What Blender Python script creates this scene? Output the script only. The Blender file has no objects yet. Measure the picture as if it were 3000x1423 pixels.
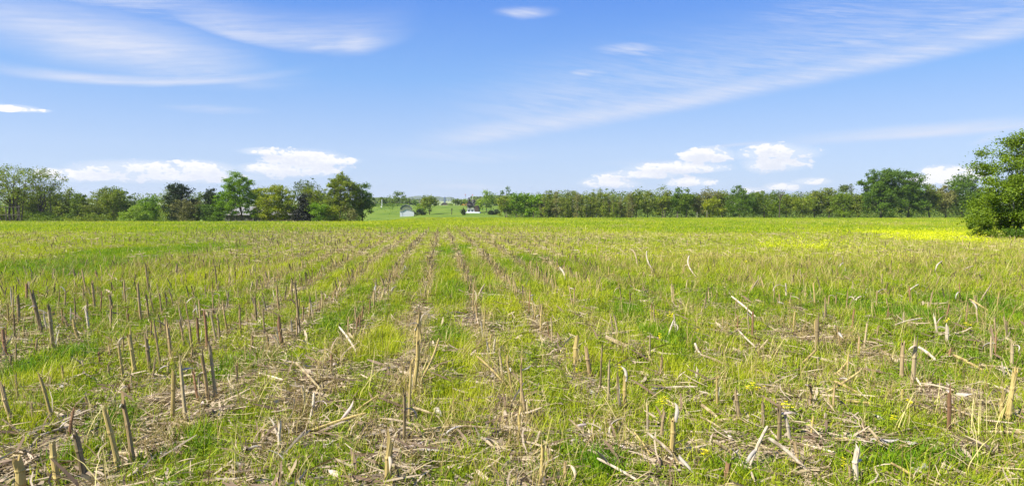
import bpy, math, random
import numpy as np
from mathutils import Vector, Matrix, Euler

random.seed(7)
RNG = np.random.default_rng(7)
SC = bpy.context.scene
COL = SC.collection
R = math.radians

# ------------------------------------------------------------------ camera model
CAM_H = 1.6
FPX = 2000.0
PITCH = math.atan((711.5 - 600.0) / FPX)
CP, SP = math.cos(PITCH), math.sin(PITCH)


def ray(px, py):
    """direction through a photo pixel (3000 x 1423)"""
    x = (px - 1500.0) / FPX
    y = -(py - 711.5) / FPX
    return Vector((x, CP + y * SP, y * CP - SP))


def at_depth(px, py, d):
    r = ray(px, py)
    t = d / r.y
    return Vector((r.x * t, d, CAM_H + r.z * t))


_KD = np.array([-60, 0, 15, 40, 80, 120, 150, 190, 215, 232, 250, 330, 420, 1000, 1650, 3000, 4200.0])
_KZ = np.array([0.3, 0, 0, -.33, -.98, -1.62, -2.05, -2.22, -2.32, -2.1, -1.55, .9, 1.15, 1.3, 1.6, 19.5, 12.0])


def _pchip_slopes(x, y):
    h = np.diff(x); dl = np.diff(y) / h
    m = np.zeros_like(y)
    for i in range(1, len(x) - 1):
        if dl[i - 1] * dl[i] > 0:
            w1 = 2 * h[i] + h[i - 1]; w2 = h[i] + 2 * h[i - 1]
            m[i] = (w1 + w2) / (w1 / dl[i - 1] + w2 / dl[i])
    m[0], m[-1] = dl[0], dl[-1]
    return m


_KM = _pchip_slopes(_KD, _KZ)


def sstep(a, b, v):
    t = np.clip((v - a) / (b - a), 0, 1)
    return t * t * (3 - 2 * t)


def H(x, y):
    x = np.asarray(x, float); y = np.asarray(y, float)
    yc = np.clip(y, _KD[0], _KD[-1] - 1e-3)
    i = np.clip(np.searchsorted(_KD, yc, side='right') - 1, 0, len(_KD) - 2)
    h = _KD[i + 1] - _KD[i]; t = (yc - _KD[i]) / h
    z = ((1 + 2 * t) * (1 - t) ** 2 * _KZ[i] + t * (1 - t) ** 2 * h * _KM[i]
         + t * t * (3 - 2 * t) * _KZ[i + 1] + t * t * (t - 1) * h * _KM[i + 1])
    near = 1 - sstep(30, 80, y)
    z = z + near * (.016 * np.sin(x * 1.7 + .6 * y) + .014 * np.sin(y * 2.1 - x * .9) + .012 * np.sin(3.3 * x + 1.1 * y + 2))
    # the land drops away behind the left-hand edge of the field
    z = z - 1.1 * sstep(126, 150, y) * sstep(-24, -40, x) * (1 - sstep(230, 300, y))
    return z


def Hf(x, y):
    return float(H(x, y))


def G(px, py):
    """ground point seen at a photo pixel"""
    r = ray(px, py)
    lo = 0.5
    for k in range(4000):
        hi = lo * 1.01
        p = r * hi
        if CAM_H + p.z < Hf(p.x, p.y):
            break
        lo = hi
    for k in range(24):
        m = .5 * (lo + hi); p = r * m
        if CAM_H + p.z < Hf(p.x, p.y): hi = m
        else: lo = m
    p = r * hi
    return Vector((p.x, p.y, Hf(p.x, p.y)))


# ------------------------------------------------------------------ numpy value noise
_T = np.random.default_rng(3).random((256, 256))


def vnoise(x, y):
    xi = np.floor(x).astype(int); yi = np.floor(y).astype(int)
    fx = x - xi; fy = y - yi
    fx = fx * fx * (3 - 2 * fx); fy = fy * fy * (3 - 2 * fy)
    g = lambda a, b: _T[a & 255, b & 255]
    return (g(xi, yi) * (1 - fx) + g(xi + 1, yi) * fx) * (1 - fy) + (g(xi, yi + 1) * (1 - fx) + g(xi + 1, yi + 1) * fx) * fy


def fbm(x, y):
    return .55 * vnoise(x, y) + .3 * vnoise(2.1 * x + 17, 2.1 * y + 5) + .15 * vnoise(4.3 * x + 9, 4.3 * y + 31)


# ------------------------------------------------------------------ object helpers
def mesh_np(name, V, F, mats, midx=None, smooth=False):
    """F: (n,4) or (n,3) int array or list of lists"""
    me = bpy.data.meshes.new(name)
    V = np.asarray(V, np.float32)
    if isinstance(F, np.ndarray):
        n, k = F.shape
        me.vertices.add(len(V)); me.vertices.foreach_set('co', V.ravel())
        me.loops.add(n * k); me.loops.foreach_set('vertex_index', F.astype(np.int32).ravel())
        me.polygons.add(n)
        me.polygons.foreach_set('loop_start', np.arange(0, n * k, k, dtype=np.int32))
        if midx is not None: me.polygons.foreach_set('material_index', np.asarray(midx, np.int32))
        if smooth: me.polygons.foreach_set('use_smooth', np.ones(n, bool))
        me.update(calc_edges=True)
    else:
        me.from_pydata([tuple(v) for v in V], [], [list(map(int, f)) for f in F])
        if midx is not None: me.polygons.foreach_set('material_index', np.asarray(midx, np.int32))
        if smooth: me.polygons.foreach_set('use_smooth', np.ones(len(me.polygons), bool))
        me.update()
    for m in (mats if isinstance(mats, (list, tuple)) else [mats]):
        me.materials.append(m)
    return me


def link(name, data, parent=None):
    o = bpy.data.objects.new(name, data); COL.objects.link(o)
    if parent is not None: o.parent = parent
    return o


def tag(o, label=None, cat=None, group=None, kind=None):
    if label: o['label'] = label
    if cat: o['category'] = cat
    if group: o['group'] = group
    if kind: o['kind'] = kind
    return o


class MB:
    def __init__(s): s.v = []; s.f = []
    def add(s, V, F):
        o = len(s.v); s.v += [tuple(p) for p in V]; s.f += [[i + o for i in f] for f in F]
    def box(s, c, d, rz=0.0):
        x, y, z = [k / 2 for k in d]
        cr, sr = math.cos(rz), math.sin(rz)
        V = []
        for sx, sy, sz in ((-1, -1, -1), (1, -1, -1), (1, 1, -1), (-1, 1, -1), (-1, -1, 1), (1, -1, 1), (1, 1, 1), (-1, 1, 1)):
            a, b = sx * x, sy * y
            V.append((c[0] + a * cr - b * sr, c[1] + a * sr + b * cr, c[2] + sz * z))
        s.add(V, [(0, 3, 2, 1), (4, 5, 6, 7), (0, 1, 5, 4), (1, 2, 6, 5), (2, 3, 7, 6), (3, 0, 4, 7)])
    def tube(s, P, rad, n=6, cap=True):
        P = [Vector(p) for p in P]; V = []
        up = Vector((.13, .97, .21))
        for i, p in enumerate(P):
            t = (P[min(i + 1, len(P) - 1)] - P[max(i - 1, 0)])
            if t.length < 1e-9: t = Vector((0, 0, 1))
            t.normalize()
            a = t.cross(up)
            if a.length < 1e-3: a = t.cross(Vector((1, 0, 0)))
            a.normalize(); b = t.cross(a)
            for k in range(n):
                an = 2 * math.pi * k / n
                V.append(p + (a * math.cos(an) + b * math.sin(an)) * rad[i])
        F = []
        for i in range(len(P) - 1):
            for k in range(n):
                k2 = (k + 1) % n
                F.append((i * n + k, i * n + k2, (i + 1) * n + k2, (i + 1) * n + k))
        if cap:
            F.append(tuple(range(n - 1, -1, -1))); F.append(tuple((len(P) - 1) * n + k for k in range(n)))
        s.add(V, F)
    def strip(s, P, widths, side):
        """flat ribbon along P"""
        V = []
        for p, w, sd in zip(P, widths, side):
            V.append(Vector(p) - Vector(sd) * w / 2); V.append(Vector(p) + Vector(sd) * w / 2)
        F = [(2 * i, 2 * i + 1, 2 * i + 3, 2 * i + 2) for i in range(len(P) - 1)]
        s.add(V, F)
    def prism(s, prof, y0, y1):
        """profile list of (x,z), extruded along y"""
        n = len(prof)
        V = [(x, y0, z) for x, z in prof] + [(x, y1, z) for x, z in prof]
        F = [tuple(range(n)), tuple(range(2 * n - 1, n - 1, -1))] + [(i, i + n, (i + 1) % n + n, (i + 1) % n) for i in range(n)]
        s.add(V, F)
    def mesh(s, name, mats, smooth=False): return mesh_np(name, s.v, s.f, mats, smooth=smooth)
    def obj(s, name, mats, parent=None, smooth=False): return link(name, s.mesh(name, mats, smooth), parent)


# ------------------------------------------------------------------ materials
class NT:
    """small expression builder over a node tree"""
    def __init__(s, nt): s.nt = nt
    def n(s, t, **k):
        nd = s.nt.nodes.new(t)
        for a, b in k.items(): setattr(nd, a, b)
        return nd
    def put(s, sock, v):
        if isinstance(v, X): s.nt.links.new(v.s, sock)
        elif isinstance(v, bpy.types.NodeSocket): s.nt.links.new(v, sock)
        else: sock.default_value = v
    def m(s, op, *a, clamp=False):
        nd = s.n('ShaderNodeMath', operation=op, use_clamp=clamp)
        for i, v in enumerate(a): s.put(nd.inputs[i], v)
        return X(s, nd.outputs[0])
    def noise(s, vec, scale, detail=3, rough=.5, dist=0.0, out=0):
        nd = s.n('ShaderNodeTexNoise'); s.put(nd.inputs['Vector'], vec)
        nd.inputs['Scale'].default_value = scale; nd.inputs['Detail'].default_value = detail
        nd.inputs['Roughness'].default_value = rough; nd.inputs['Distortion'].default_value = dist
        return X(s, nd.outputs[out])
    def ramp(s, v, a, b, c=0.0, d=1.0):
        nd = s.n('ShaderNodeMapRange', interpolation_type='SMOOTHSTEP')
        s.put(nd.inputs[0], v)
        for i, q in enumerate((a, b, c, d)): s.put(nd.inputs[i + 1], q)
        return X(s, nd.outputs[0])
    def mix(s, f, a, b, mode='MIX'):
        nd = s.n('ShaderNodeMix', data_type='RGBA', blend_type=mode)
        s.put(nd.inputs[0], f)
        for i, q in ((6, a), (7, b)):
            s.put(nd.inputs[i], (*q, 1) if isinstance(q, tuple) and len(q) == 3 else q)
        return X(s, nd.outputs[2])
    def xyz(s, x, y, z):
        nd = s.n('ShaderNodeCombineXYZ')
        for i, q in enumerate((x, y, z)): s.put(nd.inputs[i], q)
        return X(s, nd.outputs[0])
    def sep(s, v):
        nd = s.n('ShaderNodeSeparateXYZ'); s.put(nd.inputs[0], v)
        return [X(s, o) for o in nd.outputs]


class X:
    def __init__(s, b, sock): s.b = b; s.s = sock
    def __add__(s, o): return s.b.m('ADD', s, o)
    __radd__ = __add__
    def __mul__(s, o): return s.b.m('MULTIPLY', s, o)
    __rmul__ = __mul__
    def __sub__(s, o): return s.b.m('SUBTRACT', s, o)
    def __rsub__(s, o): return s.b.m('SUBTRACT', o, s)
    def __truediv__(s, o): return s.b.m('DIVIDE', s, o)
    def max(s, o): return s.b.m('MAXIMUM', s, o)


def new_mat(name):
    m = bpy.data.materials.new(name); m.use_nodes = True
    nt = m.node_tree; nt.nodes.clear()
    b = NT(nt)
    out = b.n('ShaderNodeOutputMaterial')
    return m, b, out


def surf(name, c1, c2, scale=4.0, rough=.8, stretch=(1, 1, 1), c3=None, bump=0.0, spec=.2):
    m, b, out = new_mat(name)
    tc = b.n('ShaderNodeTexCoord')
    mp = b.n('ShaderNodeMapping'); mp.inputs['Scale'].default_value = stretch
    b.nt.links.new(tc.outputs['Object'], mp.inputs[0])
    oi = b.n('ShaderNodeObjectInfo')
    f = b.ramp(b.noise(mp.outputs[0], scale, 5, .6), .3, .7)
    c = b.mix(f, c1, c2)
    if c3: c = b.mix(b.ramp(b.noise(mp.outputs[0], scale * .35, 3), .48, .66), c, c3)
    c = b.mix(1.0, c, b.xyz(*(3 * [b.ramp(X(b, oi.outputs['Random']), 0, 1, .82, 1.15)])), 'MULTIPLY')
    p = b.n('ShaderNodeBsdfPrincipled')
    b.put(p.inputs['Base Color'], c); p.inputs['Roughness'].default_value = rough
    p.inputs['Specular IOR Level'].default_value = spec
    if bump:
        bp = b.n('ShaderNodeBump'); bp.inputs['Strength'].default_value = bump; bp.inputs['Distance'].default_value = .01
        b.put(bp.inputs['Height'], f); b.nt.links.new(bp.outputs[0], p.inputs['Normal'])
    b.nt.links.new(p.outputs[0], out.inputs[0])
    return m


def leafy(name, c1, c2, scale=.7, trans=.3, inst=False, c3=None, rough=.55):
    """foliage: diffuse reflection plus light coming through the leaf"""
    m, b, out = new_mat(name)
    tc = b.n('ShaderNodeTexCoord'); ge = b.n('ShaderNodeNewGeometry')
    isl = X(b, ge.outputs['Random Per Island'])
    if inst:
        at = b.n('ShaderNodeAttribute', attribute_type='INSTANCER', attribute_name='tint')
        f = b.m('ADD', X(b, at.outputs['Fac']) * .7, isl * .3, clamp=True)
    else:
        oi = b.n('ShaderNodeObjectInfo')
        f = b.m('ADD', b.ramp(b.noise(tc.outputs['Object'], scale, 3), .33, .67) * .6, isl * .4, clamp=True)
    c = b.mix(f, c1, c2)
    if c3: c = b.mix(b.ramp(isl, .78 if not inst else .66, .92), c, c3)
    d = b.n('ShaderNodeBsdfPrincipled'); b.put(d.inputs['Base Color'], c)
    d.inputs['Roughness'].default_value = rough; d.inputs['Specular IOR Level'].default_value = .18
    t = b.n('ShaderNodeBsdfTranslucent')
    b.put(t.inputs[0], b.mix(1.0, c, (1.15, 1.2, .55), 'MULTIPLY'))
    mx = b.n('ShaderNodeMixShader'); mx.inputs[0].default_value = trans
    b.nt.links.new(d.outputs[0], mx.inputs[1]); b.nt.links.new(t.outputs[0], mx.inputs[2])
    b.nt.links.new(mx.outputs[0], out.inputs[0])
    return m


M = {}
# trees
M['olive'] = leafy('leaf_olive', (0.120, 0.184, 0.012), (0.248, 0.297, 0.020), c3=(.19, .18, .03))
M['green'] = leafy('leaf_green', (.085, .145, .006), (.165, .225, .011))
M['bright'] = leafy('leaf_bright', (.105, .21, .005), (.195, .31, .01))
M['yellow'] = leafy('leaf_yellow', (0.165, 0.231, 0.007), (0.308, 0.319, 0.011))
M['lime'] = leafy('leaf_lime', (0.160, 0.260, 0.015), (0.280, 0.370, 0.035))
M['deep'] = leafy('leaf_deep', (0.064, 0.127, 0.009), (0.116, 0.193, 0.013))
M['dark'] = leafy('leaf_dark', (.016, .034, .006), (.034, .058, .010), trans=.1)
M['spruce'] = leafy('leaf_spruce', (.012, .02, .01), (.03, .032, .015), trans=.05)
M['blue'] = leafy('leaf_blue', (.075, .115, .02), (.12, .16, .035), trans=.15)
M['brown'] = leafy('twig_brown', (.115, .12, .03), (.18, .175, .045), trans=.1)
M['buff'] = leafy('leaf_buff', (.16, .165, .045), (.26, .25, .08))
M['orange'] = leafy('leaf_orange', (.38, .22, .04), (.5, .3, .07))
M['purple'] = leafy('leaf_purple', (.085, .08, .085), (.13, .12, .125), trans=.1)
M['near'] = leafy('leaf_near', (.09, .15, .006), (.175, .25, .012))
M['mix'] = leafy('leaf_mixed', (0.113, 0.168, 0.014), (0.235, 0.269, 0.028), c3=(.17, .17, .045))
M['bark'] = surf('bark', (.075, .06, .042), (.16, .135, .10), 9, .9, (1, 1, .25))
M['bark_pale'] = surf('bark_pale', (.25, .22, .17), (.42, .38, .31), 9, .9, (1, 1, .25))
M['bark_dark'] = surf('bark_dark', (.035, .03, .022), (.08, .065, .05), 9, .9, (1, 1, .25))
# field
ST = (1, 1, .06)
M['st_brown'] = surf('stalk_brown', (.25, .165, .07), (.46, .34, .165), 60, .75, ST, (.08, .055, .03))
M['st_ochre'] = surf('stalk_ochre', (.34, .25, .085), (.50, .39, .14), 60, .65, ST, (.2, .14, .06))
M['st_dark'] = surf('stalk_dark', (.17, .125, .06), (.36, .27, .14), 60, .85, ST, (.05, .042, .028))
M['st_red'] = surf('stalk_red', (.19, .10, .05), (.33, .2, .10), 60, .75, ST, (.1, .05, .03))
M['st_pale'] = surf('stalk_pale', (.44, .36, .24), (.60, .52, .38), 60, .7, ST, (.3, .23, .15))
M['st_tan'] = surf('stalk_tan', (.30, .23, .12), (.46, .37, .2), 60, .7, ST, (.22, .16, .08))
M['husk'] = leafy('husk_tan', (.44, .34, .21), (.60, .50, .34), 18, .25, rough=.6)
M['husk_white'] = leafy('husk_white', (.38, .33, .25), (.54, .48, .39), 18, .25, rough=.6)
M['husk_pink'] = leafy('husk_pink', (.46, .36, .29), (.60, .50, .43), 18, .2, rough=.6)
M['husk_grey'] = leafy('husk_grey', (.34, .30, .25), (.48, .44, .38), 18, .2, rough=.7)
M['g_grass'] = leafy('grass_green', (.09, .215, .005), (.31, .385, .013), inst=True, trans=.35)
M['g_yell'] = leafy('grass_yellow', (.27, .37, .010), (.50, .50, .026), inst=True, trans=.4)
M['g_weed'] = leafy('weed_leaf', (.09, .18, .005), (.32, .36, .017), inst=True, trans=.3)
M['g_straw'] = leafy('straw', (.32, .235, .11), (.60, .50, .30), inst=True, trans=.15, c3=(.14, .095, .05))
M['g_husk'] = leafy('husk_litter', (.30, .22, .13), (.58, .48, .34), inst=True, trans=.15, c3=(.17, .115, .07))
M['g_dry'] = leafy('dry_stem', (.44, .36, .11), (.64, .56, .24), inst=True, trans=.2, c3=(.26, .18, .07))
M['g_bronze'] = leafy('dry_weed', (.26, .19, .065), (.42, .34, .12), inst=True, trans=.2)
M['g_flower'] = leafy('flower_patch', (.50, .55, .01), (.70, .70, .015), inst=True, trans=.3)
M['petal'] = leafy('petal', (.72, .62, .012), (.85, .74, .02), 9, .3)
# buildings
M['white_paint'] = surf('white_siding', (.54, .56, .58), (.62, .64, .66), 2, .6, (1, 1, 9))
M['roof_grey'] = surf('roof_grey', (.20, .21, .17), (.28, .29, .24), 3, .8)
M['wall_sage'] = surf('sage_boards', (.17, .20, .11), (.24, .27, .16), 2, .9)
M['roof_metal'] = surf('roof_metal', (.17, .175, .17), (.27, .27, .26), 1.2, .5, (6, 1, 1), (.24, .2, .17))
M['board_grey'] = surf('grey_boards', (.11, .115, .095), (.22, .22, .18), 3, .9, (7, 7, .4), (.05, .052, .045))
M['brown_clad'] = surf('brown_cladding', (.06, .045, .035), (.11, .085, .06), 5, .85)
M['glass_dark'] = surf('dark_glass', (.03, .04, .045), (.06, .07, .08), 3, .15, spec=.5)
M['silo_blue'] = surf('silo_steel', (.07, .11, .17), (.12, .17, .24), 1.0, .5, (1, 1, .2))
M['pole_white'] = surf('white_pole', (.7, .7, .68), (.8, .8, .78), 4, .6)
M['metal_dark'] = surf('dark_post', (.02, .02, .02), (.05, .045, .04), 8, .7)
M['red'] = surf('red_cap', (.5, .1, .09), (.6, .16, .13), 5, .6)
M['wood_post'] = surf('weathered_wood', (.05, .045, .035), (.10, .085, .065), 12, .9, (1, 1, .2))


# ------------------------------------------------------------------ ground sheet
def build_ground():
    m, b, out = new_mat('ground')
    ge = b.n('ShaderNodeNewGeometry'); pos = ge.outputs['Position']
    x, y, z = b.sep(pos)
    fine = b.noise(pos, 9, 6, .7); mid = b.noise(pos, 1.3, 4, .6); broad = b.noise(pos, .09, 4, .55)
    spk = b.noise(pos, 38, 3, .6)
    c = b.mix(b.ramp(fine, .40, .62), (.085, .06, .035), (.30, .235, .13))
    c = b.mix(b.ramp(spk, .50, .62), c, (.40, .33, .21))
    c = b.mix(b.ramp(mid, .47, .60), c, (.10, .14, .025))
    # further out the sheet carries short spring growth
    g = b.mix(b.ramp(b.noise(pos, .6, 5, .65), .38, .62), (.18, .25, .018), (.32, .33, .05))
    g = b.mix(b.ramp(broad, .45, .6), g, (.15, .21, .025))
    c = b.mix(b.ramp(y, 14, 34), c, g)
    lawn = b.mix(b.ramp(b.noise(pos, .12, 5, .6), .35, .65), (.085, .145, .014), (.14, .195, .022))
    edge = y + b.noise(pos, .05, 3) * 14 - x * .03
    c = b.mix(b.ramp(edge, 211, 220), c, lawn)
    far = b.mix(b.ramp(b.noise(b.xyz(x * .002, y * .014, 0), 1, 3), .42, .56), (.13, .19, .045), (.27, .31, .10))
    c = b.mix(b.ramp(y, 370, 520), c, far)
    p = b.n('ShaderNodeBsdfPrincipled'); b.put(p.inputs['Base Color'], c)
    p.inputs['Roughness'].default_value = .95; p.inputs['Specular IOR Level'].default_value = .1
    bp = b.n('ShaderNodeBump'); bp.inputs['Strength'].default_value = .8; bp.inputs['Distance'].default_value = .03
    b.put(bp.inputs['Height'], fine + spk * .4); b.nt.links.new(bp.outputs[0], p.inputs['Normal'])
    b.nt.links.new(p.outputs[0], out.inputs[0])
    ys = np.concatenate([np.linspace(-12, 12, 97), 12 * (4100 / 12) ** np.linspace(0, 1, 260)[1:]])
    t = np.linspace(-1, 1, 241)
    Y, T_ = np.meshgrid(ys, t, indexing='ij')
    Xx = T_ * (np.abs(Y) * 1.25 + 22)
    Z = H(Xx, Y)
    V = np.stack([Xx, Y, Z], -1).reshape(-1, 3)
    n, k = Y.shape
    i = np.arange(n * k).reshape(n, k)
    F = np.stack([i[:-1, :-1], i[:-1, 1:], i[1:, 1:], i[1:, :-1]], -1).reshape(-1, 4)
    o = link('ground', mesh_np('ground', V, F, m, smooth=True))
    tag(o, 'open stubble field falling gently to a mown lawn and far farmland', kind='structure')


build_ground()

# ------------------------------------------------------------------ clump meshes for the ground cover
CL = bpy.data.collections.new('cover_sources')      # not linked to the scene
NCL = 0
CI = {}


def clump(key, me):
    global NCL
    o = bpy.data.objects.new('k%03d' % NCL, me); CL.objects.link(o)
    CI.setdefault(key, []).append(NCL); NCL += 1


def blades(n, spread, h0, h1, w, lean, rng, seg=3, droop=.5):
    V, F = [], []
    for _ in range(n):
        a = rng.uniform(0, 6.283); r = spread * math.sqrt(rng.random())
        bx, by = r * math.cos(a), r * math.sin(a)
        h = rng.uniform(h0, h1); d = rng.uniform(0, 6.283); ln = h * rng.uniform(.1, lean)
        sx, sy = -math.sin(d), math.cos(d)
        tw = rng.uniform(-.8, .8); sx, sy = sx * math.cos(tw) - sy * math.sin(tw), sx * math.sin(tw) + sy * math.cos(tw)
        o = len(V); ww = w * rng.uniform(.6, 1.3)
        for k in range(seg):
            t = k / (seg - .0)
            px = bx + math.cos(d) * ln * t * t; py = by + math.sin(d) * ln * t * t
            pz = h * (t - droop * .35 * t * t * t * (ln / h)) - (.01 if k == 0 else 0)
            q = ww * (1 - .35 * t)
            V += [(px - sx * q / 2, py - sy * q / 2, pz), (px + sx * q / 2, py + sy * q / 2, pz)]
        V.append((bx + math.cos(d) * ln, by + math.sin(d) * ln, h * (1 - droop * .35 * ln / h)))
        for k in range(seg - 1):
            F.append((o + 2 * k, o + 2 * k + 1, o + 2 * k + 3, o + 2 * k + 2))
        F.append((o + 2 * seg - 2, o + 2 * seg - 1, o + 2 * seg))
    return V, F


def weeds(n, spread, hmax, ls, rng):
    V, F = [], []
    for _ in range(n):
        a = rng.uniform(0, 6.283); r = spread * math.sqrt(rng.random())
        c = Vector((r * math.cos(a), r * math.sin(a), hmax * rng.uniform(.1, 1) * (1.1 - r / spread * .6)))
        M3 = Euler((rng.normal(0, .55), rng.normal(0, .55), rng.uniform(0, 6.283))).to_matrix()
        s = ls * rng.uniform(.5, 1.3); o = len(V)
        for q in ((-1, 0, 0), (-.3, -.42, .1), (.6, -.35, .12), (1.1, 0, -.05), (.6, .35, .12), (-.3, .42, .1)):
            V.append(c + M3 @ (Vector(q) * s))
        F += [(o, o + 1, o + 2, o + 3), (o, o + 3, o + 4, o + 5)]
    return V, F


def litter(n, spread, l0, l1, w, rng, zmax=.05, tilt=.25, curl=.5):
    V, F = [], []
    for _ in range(n):
        a = rng.uniform(0, 6.283); r = spread * math.sqrt(rng.random())
        p = Vector((r * math.cos(a), r * math.sin(a), rng.uniform(.006, zmax)))
        d = rng.uniform(0, 6.283); L = rng.uniform(l0, l1); k = rng.normal(0, curl); ti = rng.normal(0, tilt)
        roll = rng.normal(0, .6); ww = w * rng.uniform(.5, 1.4); o = len(V)
        for i in range(4):
            t = i / 3.0
            an = d + k * t
            q = ww * (1.0 if i in (1, 2) else .45)
            sd = Vector((-math.sin(an) * math.cos(roll), math.cos(an) * math.cos(roll), math.sin(roll)))
            V += [p - sd * q / 2, p + sd * q / 2]
            p = p + Vector((math.cos(an), math.sin(an), math.sin(ti) * (1 - 1.1 * t))) * (L / 3)
        for i in range(3):
            F.append((o + 2 * i, o + 2 * i + 1, o + 2 * i + 3, o + 2 * i + 2))
    return V, F


def make_clumps():
    r = np.random.default_rng(11)
    for i in range(4):
        clump('grass', mesh_np('tuft', *blades(26, .075, .035, .105, .0044, .9, r), M['g_grass']))
    for i in range(3):
        clump('yell', mesh_np('tuft_y', *blades(24, .09, .05, .145, .004, .7, r), M['g_yell']))
    for i in range(4):
        clump('weed', mesh_np('weed', *weeds(42, .11, .075, .012, r), M['g_weed']))
    for i in range(3):
        clump('feather', mesh_np('feather', *blades(30, .075, .03, .085, .007, 1.4, r), M['g_weed']))
    for i in range(5):
        clump('straw', mesh_np('straw', *litter(17, .16, .05, .20, .0045, r, .05), M['g_straw']))
    for i in range(5):
        clump('husk', mesh_np('huskl', *litter(9, .15, .04, .26, (.010, .017, .008, .02, .013)[i], r, .04, .22, .45), M['g_husk']))
    for i in range(3):
        clump('dry', mesh_np('dry', *blades(7, .09, .12, .36, .0042, .5, r), M['g_dry']))
    for i in range(3):
        clump('bronze', mesh_np('bronze', *blades(16, .1, .1, .28, .004, .9, r), M['g_bronze']))
    for i in range(3):   # larger stands for the middle distance
        clump('midgrass', mesh_np('midg', *blades(24, .16, .06, .15, .008, .6, r, 2), M['g_grass']))
        clump('midyell', mesh_np('midy', *blades(24, .16, .07, .19, .0078, .5, r, 2), M['g_yell']))
        clump('middry', mesh_np('midd', *blades(8, .18, .12, .30, .009, .35, r, 2), M['g_dry']))
        clump('midbronze', mesh_np('midb', *blades(12, .18, .08, .24, .009, .5, r, 2), M['g_bronze']))
        clump('midstraw', mesh_np('mids', *litter(11, .2, .08, .3, .011, r, .16, .5), M['g_straw']))
    for i in range(3):   # far stands
        clump('fargrass', mesh_np('farg', *blades(46, .9, .08, .22, .032, .5, r, 2), M['g_grass']))
        clump('faryell', mesh_np('fary', *blades(46, .9, .09, .26, .03, .45, r, 2), M['g_yell']))
        clump('fardry', mesh_np('fard', *blades(22, .9, .14, .34, .026, .3, r, 2), M['g_dry']))
        clump('farbronze', mesh_np('farb', *blades(26, .9, .1, .28, .028, .4, r, 2), M['g_bronze']))
    for i in range(3):
        V, F = weeds(26, .26, .40, .02, r)
        clump('mustard', mesh_np('mustard', V, F, M['g_flower']))
        V, F = weeds(70, .9, .36, .05, r)
        clump('farmustard', mesh_np('fmustard', V, F, M['g_flower']))
    for i in range(4):   # far stubs
        mb = MB()
        l = r.normal(0, .03, 2)
        mb.tube([(0, 0, -.02), (l[0], l[1], .16), (l[0] * 2.2, l[1] * 2.2, .30)], [.0125, .011, .0095], 5)
        clump('stub', mb.mesh('stubs', (M['st_brown'], M['st_tan'], M['st_dark'], M['st_ochre'])[i]))


make_clumps()

ROW_S, ROW_K, ROW_0 = .78, .1035, -.28


def row_coord(x, y):
    return (x + ROW_K * y - ROW_0) / ROW_S


def patch_mask(x, y, patches):
    """patches given as photo pixels are turned into ellipses on the ground"""
    m = np.zeros_like(x)
    for px, py, rx, ry in patches:
        c = G(px, py)
        d0 = G(px, py + ry).y; d1 = G(px, max(py - ry, 646)).y
        sx = max(rx / FPX * c.y, .15); sy = max(abs(d1 - d0) / 2, .15); cy = (d0 + d1) / 2
        q = ((x - c.x) / sx) ** 2 + ((y - cy) / sy) ** 2
        wob = (fbm(x / sx * 1.6 + 3, y / sy * 1.6) - .45) * 1.1
        m = np.maximum(m, 1 - sstep(.45, 1.25, q + wob))
    return m


LUSH = [(120, 792, 240, 30), (420, 748, 240, 26), (1330, 738, 75, 16), (1550, 765, 70, 12), (1040, 940, 80, 50), (1310, 870, 70, 40),
        (2700, 935, 120, 30), (2960, 930, 120, 60), (2660, 1350, 190, 55), (1320, 990, 60, 30), (700, 1085, 70, 60), (330, 1240, 70, 40),
        (560, 1320, 90, 60), (250, 1340, 60, 50), (2150, 1390, 80, 40), (1740, 1360, 90, 40), (1150, 1220, 60, 20), (2680, 1100, 90, 25),
        (100, 1080, 90, 60), (1980, 1000, 90, 40), (2480, 900, 120, 40), (1850, 930, 60, 30)]
GOLD = [(1120, 1010, 140, 60), (1380, 1050, 110, 60), (1010, 830, 60, 60), (1560, 900, 120, 60), (620, 830, 130, 50), (1720, 1060, 60, 30),
        (1290, 860, 60, 50), (2000, 1100, 80, 30), (1380, 1180, 90, 40), (90, 1130, 120, 50), (2200, 1100, 90, 30), (900, 730, 200, 30), (1700, 860, 100, 40)]
TRASH = [(420, 1325, 110, 50), (920, 1150, 110, 45), (1290, 1300, 130, 40), (1770, 1310, 120, 30), (2330, 1180, 120, 40), (520, 1180, 110, 40),
         (2470, 1300, 130, 35), (230, 1240, 70, 30), (1170, 1340, 90, 40), (640, 1090, 70, 30), (2560, 1060, 120, 25), (2750, 1170, 80, 35),
         (2860, 1330, 120, 30), (1930, 1370, 100, 40), (860, 1290, 100, 40), (60, 1360, 80, 40), (1700, 1130, 70, 25), (2350, 1400, 110, 20),
         (1520, 1250, 80, 50), (820, 1020, 70, 30), (2780, 1230, 70, 25), (2400, 1000, 140, 40), (1200, 930, 40, 40), (1380, 950, 50, 40)]
MUST = [(2735, 694, 115, 9), (2745, 711, 105, 7), (2400, 737, 50, 6), (2270, 731, 40, 5)]
CLEAN = [(1330, 650, 330, 13), (1000, 655, 120, 5), (1560, 648, 200, 6)]
BROWN = [(2750, 752, 300, 16), (2960, 735, 100, 18), (820, 662, 220, 7), (600, 664, 200, 5), (1900, 668, 200, 5), (2100, 770, 220, 20),
         (2500, 660, 260, 6), (1500, 672, 240, 7), (1800, 700, 150, 8)]


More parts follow.
